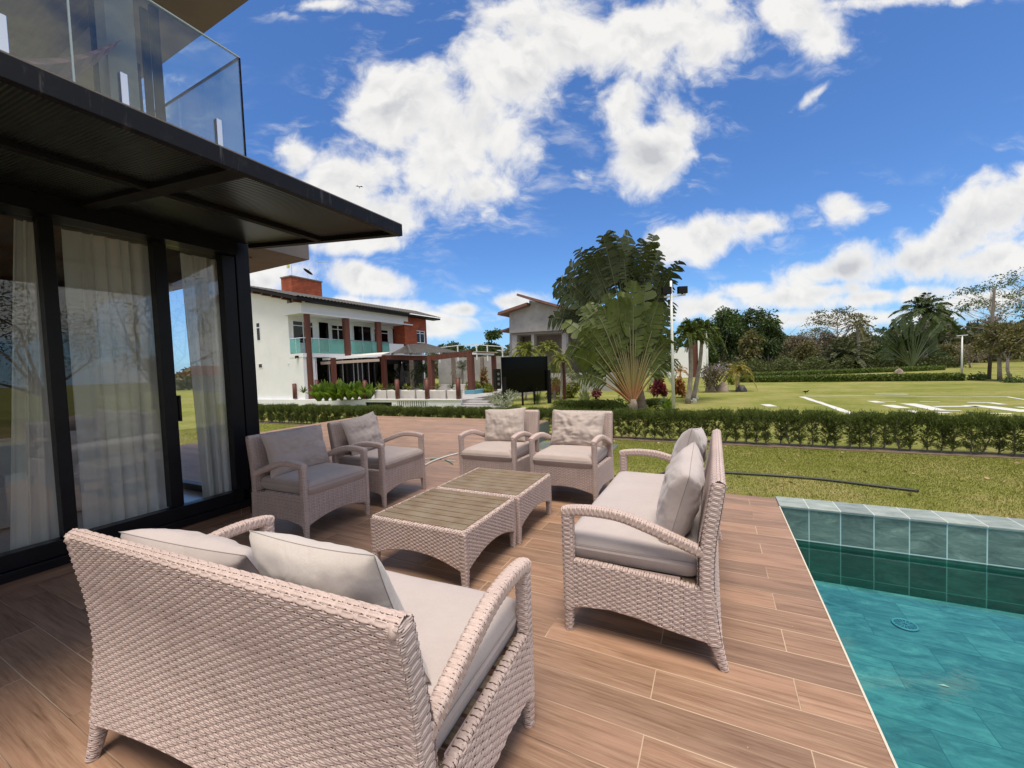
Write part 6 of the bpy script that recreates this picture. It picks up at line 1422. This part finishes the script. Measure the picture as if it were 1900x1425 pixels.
TR = [  # px, base, top, width, material, depth, n, leaf, crown_base, label
 (1400, 700, 572, 104, G_dark, 62, 5200, .34, .12, 'tall dark evergreen tree behind the low spreading palm', .9),
 (1345, 700, 568, 100, G_plain, 66, 4600, .36, .15, 'tall mid green tree right behind the twin palms', .9),
 (1298, 700, 592, 90, G_plain, 64, 3600, .36, .15, 'green tree behind the left of the twin palms', .9),
 (1422, 700, 590, 66, G_dark, 60, 2600, .32, .15, 'bushy dark tree at the right edge of the tall evergreen group', .9),
 (1392, 702, 612, 50, G_olive, 52, 1900, .30, .2, 'olive green tree in front of the tall dark evergreen', .8),
 (1238, 700, 620, 60, G_dark, 66, 1800, .36, .15, 'dark tree half hidden behind the tall white lamp pole', .9),
 (1478, 700, 620, 104, G_dry, 66, 4200, .22, .2, 'reddish brown dry tree left of the date palm', .75),
 (1530, 700, 612, 84, G_dry, 72, 3000, .24, .2, 'dry brownish tree beneath the umbrella shaped one', .7),
 (1497, 700, 636, 62, G_olive, 56, 2200, .24, .15, 'olive feathery tree in front of the dry brown ones', .8),
 (1600, 700, 640, 96, G_olive, 66, 3200, .28, .2, 'olive tree between the date palm and the banana clump', .75),
 (1640, 700, 640, 50, G_dark, 62, 1700, .28, .15, 'small dark tree left of the banana clump', .8),
 (1756, 700, 640, 96, G_olive, 58, 3200, .26, .35, 'olive spreading tree right of the banana clump', .55),
 (1812, 702, 622, 84, G_olive, 64, 2800, .26, .3, 'brown green tree behind the thin white pole', .6),
 (1835, 702, 586, 70, G_dry, 78, 1500, .30, .5, 'tall hazy dry tree behind the thin white pole', .6),
 (912, 700, 611, 56, G_plain, 60, 2600, .40, .3, 'rounded green tree between the two houses', .8),
 (842, 700, 636, 60, G_dark, 62, 1700, .36, .3, 'dark tree tops behind the pergola roof', .8),
 (880, 700, 645, 70, G_plain, 56, 1700, .36, .3, 'green tree behind the white roof railing', .8),
 (1455, 700, 640, 80, G_plain, 84, 1900, .40, .1, 'far green tree low between the evergreens and the dry trees', .8),
 (1575, 700, 645, 90, G_dark, 86, 2000, .42, .1, 'far dark tree right behind the date palm', .8),
 (1650, 700, 630, 84, G_olive, 84, 2200, .40, .1, 'far olive tree left behind the banana clump', .8),
 (1745, 700, 606, 76, G_plain, 72, 2600, .34, .2, 'green tree reaching up beside the coconut palm', .7),
 (1785, 700, 645, 90, G_dark, 88, 2000, .42, .1, 'far dark tree between the thin white pole and the banana clump', .8),
 (1870, 700, 600, 90, G_olive, 80, 2600, .40, .15, 'far olive tree behind the forked trees at the right edge', .8),
 (1120, 700, 640, 80, G_dark, 60, 2200, .36, .1, 'dark tree hidden behind the big fan palms', .9),
 (1440, 700, 628, 60, G_dark, 76, 1500, .34, .2, 'far dark tree between the evergreens and the dry brown one', .8),
]
for i, (px, pb, pt, w_, m_, d_, n, lf, cb, lab, fl) in enumerate(TR):
    leafy('tree', px, pb, pt, w_, m_, lab, 'tree', d_, int(n*1.9), lf*1.12, None, cb, fl, None, 100+i, 18, trunk_r=.16, lw=.62)
for i, (px, pt) in enumerate(((818, 638), (832, 642), (846, 644), (857, 640))):
    palm('royal_palm', px, 690, pt+8, 15, G_palm, 'small far palm showing above the pergola roof', depth=58, nf=12, drop=.9, elr=(0, 1.3), nl=22, ll=.3, lw=.06, trunk_r=.12, seed=130+i, group='far palms above the pergola roof')
# near right trees with grey forked trunks
leafy('tree', 1866, 706, 596, 88, G_olive, 'spreading tree with forked grey trunk at the right edge, left one of two', 'tree', None, 3200, .17, M_barkg, .42, .55, None, 150, 14, .13, base_px=1855, shell=.35)
leafy('tree', 1905, 708, 600, 84, G_olive, 'spreading tree with a slim curved trunk at the right edge, right one of two', 'tree', None, 2800, .17, M_barkg, .45, .55, None, 151, 13, .10, base_px=1876, shell=.35)
leafy('tree', 1800, 703, 640, 60, G_dry, 'small brownish tree just right of the thin white pole', 'tree', 46, 1500, .16, M_barkg, .35, .6, None, 152, 9, .10)
for i, (px, pb, pt, w_) in enumerate(((1815, 706, 694, 32), (1880, 710, 701, 44))): bush(px, pb, pt, w_, G_plain, 'low bush at the foot of the '+('thin timber pole' if i == 0 else 'trees at the right edge'), seed=155+i, leaf=.13, n=800)
# umbrella shaped tree with layered twigs
def layered(px, pb, pt, w_, depth, seed, label, lm, base_px=None, lay=9, n=1300, leaf=.2, r0=.14, low=.45, flat_=True):
    g = np.random.default_rng(seed); B = dep(base_px or px, pb, depth)*[1, 1, 0]+[0, 0, GZ]; T = dep(px, pt, depth); H = T[2]-GZ; W_ = w_*PXM(depth)/2; root = empty('tree', B, 0, label, 'tree')
    off = np.array([T[0]-B[0], T[1]-B[1], 0]); mb = MB(); cl_ = []; tops = []
    mb.tube([(0, 0, 0), off*.5+[.1, 0, H*.5], off+[0, 0, H*.97]], [r0, r0*.6, r0*.15], 7)
    for i in range(lay*3):
        z = H*(low+(.97-low)*(i/(lay*3))**.8); az = i*2.4+g.uniform(-.3, .3); rr = W_*math.cos((z/H-low)/(1-low)*1.35)**.8*g.uniform(.55, 1.0); s = off*(z/H)+[0, 0, z*(.86 if flat_ else .80)]; e = off*(z/H)+np.array([math.cos(az)*rr, math.sin(az)*rr, z+g.uniform(.0, .10)*H])
        m = (s+e)/2+[0, 0, -.02*H]; mb.tube([s, m, e], [r0*.35, r0*.2, r0*.07], 5, cap=False); cl_.append((e[0], e[1], e[2], W_*.22))
        for q in range(3): e2 = e+g.normal(size=3)*W_*np.array([.22, .22, .05]); mb.tube([m, e2], [r0*.12, r0*.04], 4, cap=False); cl_.append((e2[0], e2[1], e2[2], W_*.14))
    mb.build('trunk', M_barkg, root, smooth=True); mb = MB(); crown(mb, cl_, n, leaf, leaf*.5, seed, .28, .1, .2); mb.build('crown', lm, root)
layered(1553, 700, 575, 120, 70, 1, 'umbrella shaped tree with layered twigs above the date palm', G_olive, n=2600, leaf=.34)
layered(1838, 702, 530, 150, 60, 2, 'nearly bare tall tree with leaf tufts at the right edge', G_plain, n=1500, leaf=.34, base_px=1836, low=.5, flat_=False, lay=6)
layered(1918, 705, 500, 190, 40, 3, 'bare branched tree reaching in from the right edge of the photo', G_plain, n=1300, leaf=.22, low=.6, flat_=False, lay=6)
o = empty('timber_pole', foot(1835, 704), 0, 'tall weathered timber pole at the right of the lawn', 'pole'); d = depth_of(foot(1835, 704)); T = dep(1845, 534, d)-foot(1835, 704)
mb = MB(); mb.tube([(0, 0, 0), T*.5, T], [.10, .085, .07], 9); mb.build('pole', M_timberpole, o, smooth=True)
# rocks and red roofed shed far right, statue-like stones
rock(1668, 697, 13, 13, M_rock, 'brown stone beside the banana clump', 14)
a = dep(1768, 685, 75); mb = MB(); mb.prism([(-2.6, 0), (2.6, 0), (2.6, 1.2), (0, 1.9), (-2.6, 1.2)], 1, 0, 3); o = mb.build('shed', mat('pink_tile_roof', (.40, .26, .2), .9)); o.location = (a[0], a[1], GZ); tag(o, 'small far shed with a pinkish roof behind the right trees', 'shed')
# a far wood that closes the horizon
g = np.random.default_rng(77); mb = MB(); n = 60000; az = g.uniform(R(-75), R(60), n); rr_ = g.uniform(95, 130, n); hh = 6.0+1.6*np.sin(az*23)+1.2*np.sin(az*57+1)+.8*np.sin(az*131)
P = np.stack([np.sin(az)*rr_, np.cos(az)*rr_, GZ+np.abs(hh)*g.random(n)**.7], 1); leaves(mb, P, g.normal(size=(n, 3)), 1.0, .6, g, .1)
tag(mb.build('far_wood', leafmat('far_wood_leaves', (.05, .06, .03), (.14, .14, .075))), 'distant wood along the horizon', kind='stuff')
# things beside the photographer that the glass doors mirror
layered(26, 0, 0, 0, 1, 1, '', G_dark) if False else None
def refl_tree(x, y, H, W_, seed, lm, label, n):
    root = empty('tree', (x, y, GZ), 0, label, 'tree'); g = np.random.default_rng(seed); cl_ = [(g.normal()*W_*.32, g.normal()*W_*.32, H*g.uniform(.45, .95), W_*g.uniform(.2, .34)) for _ in range(10)]
    mb = MB(); branches(mb, (0, 0, 0), W_/2, H, 6, seed, .16, ends=[np.array(c[:3]) for c in cl_[:7]], fork=.25); mb.build('trunk', M_bark, root, smooth=True); mb = MB(); crown(mb, cl_, n*2, .13, .06, seed, .7); mb.build('crown', lm, root)
refl_tree(14, 9.5, 7.5, 6, 200, G_dark, 'sparse tree mirrored in the last glass door', 900); refl_tree(22, 8, 6, 7, 201, G_dark, 'leafy tree mirrored in the middle glass door', 1800); refl_tree(13, -.5, 9, 8, 202, G_plain, 'large tree mirrored in the leftmost glass door', 4200)
refl_tree(26, 14, 7, 9, 203, G_dark, 'far dark tree mirrored in the glass doors', 3000); refl_tree(24, 2, 8, 9, 204, G_dark, 'broad far tree mirrored in the glass doors', 3600)
bld = empty('neighbour_house', (66, 36, GZ), 0, 'low house with a red tiled roof mirrored in the glass doors', 'house'); mb = MB(); mb.box(-2, 4, -4, 4, 0, 2.6); mb.build('wall', M_white, bld)
mb = MB(); mb.prism([(-2.8, 2.6), (4.8, 2.6), (1, 4.2)], 1, -4.6, 4.6); mb.build('roof', mat('red_tiles', (.30, .07, .035), .8), bld)
# birds
def bird(P, s, az, label, fly):
    mb = MB(); t_ = np.linspace(0, 1, 9); r_ = np.array([.002, .012, .022, .028, .028, .022, .013, .007, .002])*s
    mb.tube(np.stack([t_*.16*s, 0*t_, .01*np.sin(t_*3)*s], 1), r_, 8)
    if fly:
        for sg in (-1, 1): mb.add([(.05*s, 0, .01), (.02*s, sg*.08*s, .05*s), (.10*s, sg*.20*s, .03*s), (.09*s, sg*.06*s, .02*s)], [(0, 1, 2, 3)])
        mb.add([(.14*s, 0, .005), (.23*s, .03*s, 0), (.19*s, 0, 0), (.23*s, -.03*s, 0)], [(0, 1, 2, 3)])
    else:
        mb.add([(.13*s, -.01*s, .0), (.24*s, -.012*s, -.03*s), (.24*s, .012*s, -.03*s), (.13*s, .01*s, 0)], [(0, 1, 2, 3)]); mb.tube([(.02*s, 0, .01*s), (-.01*s, 0, .045*s), (-.045*s, 0, .045*s)], [.02*s, .018*s, .003*s], 7); mb.tube([(.07*s, .01*s, 0), (.07*s, .012*s, -.07*s)], .004*s, 4); mb.tube([(.07*s, -.01*s, 0), (.07*s, -.012*s, -.07*s)], .004*s, 4)
    o = mb.build('bird', M_blackmatt, None, smooth=True); o.location = Vector([float(v) for v in P]); o.rotation_euler = (0, 0, az); tag(o, label, 'bird')
bird(dep(667, 346, 26), 1.3, 2.4, 'small dark bird flying in front of the white cloud', True)
q = foot(1499, 731.5); bird(q+[0, 0, .12], 1.6, 2.6, 'dark bird standing on the far lawn beside the white lines', False)
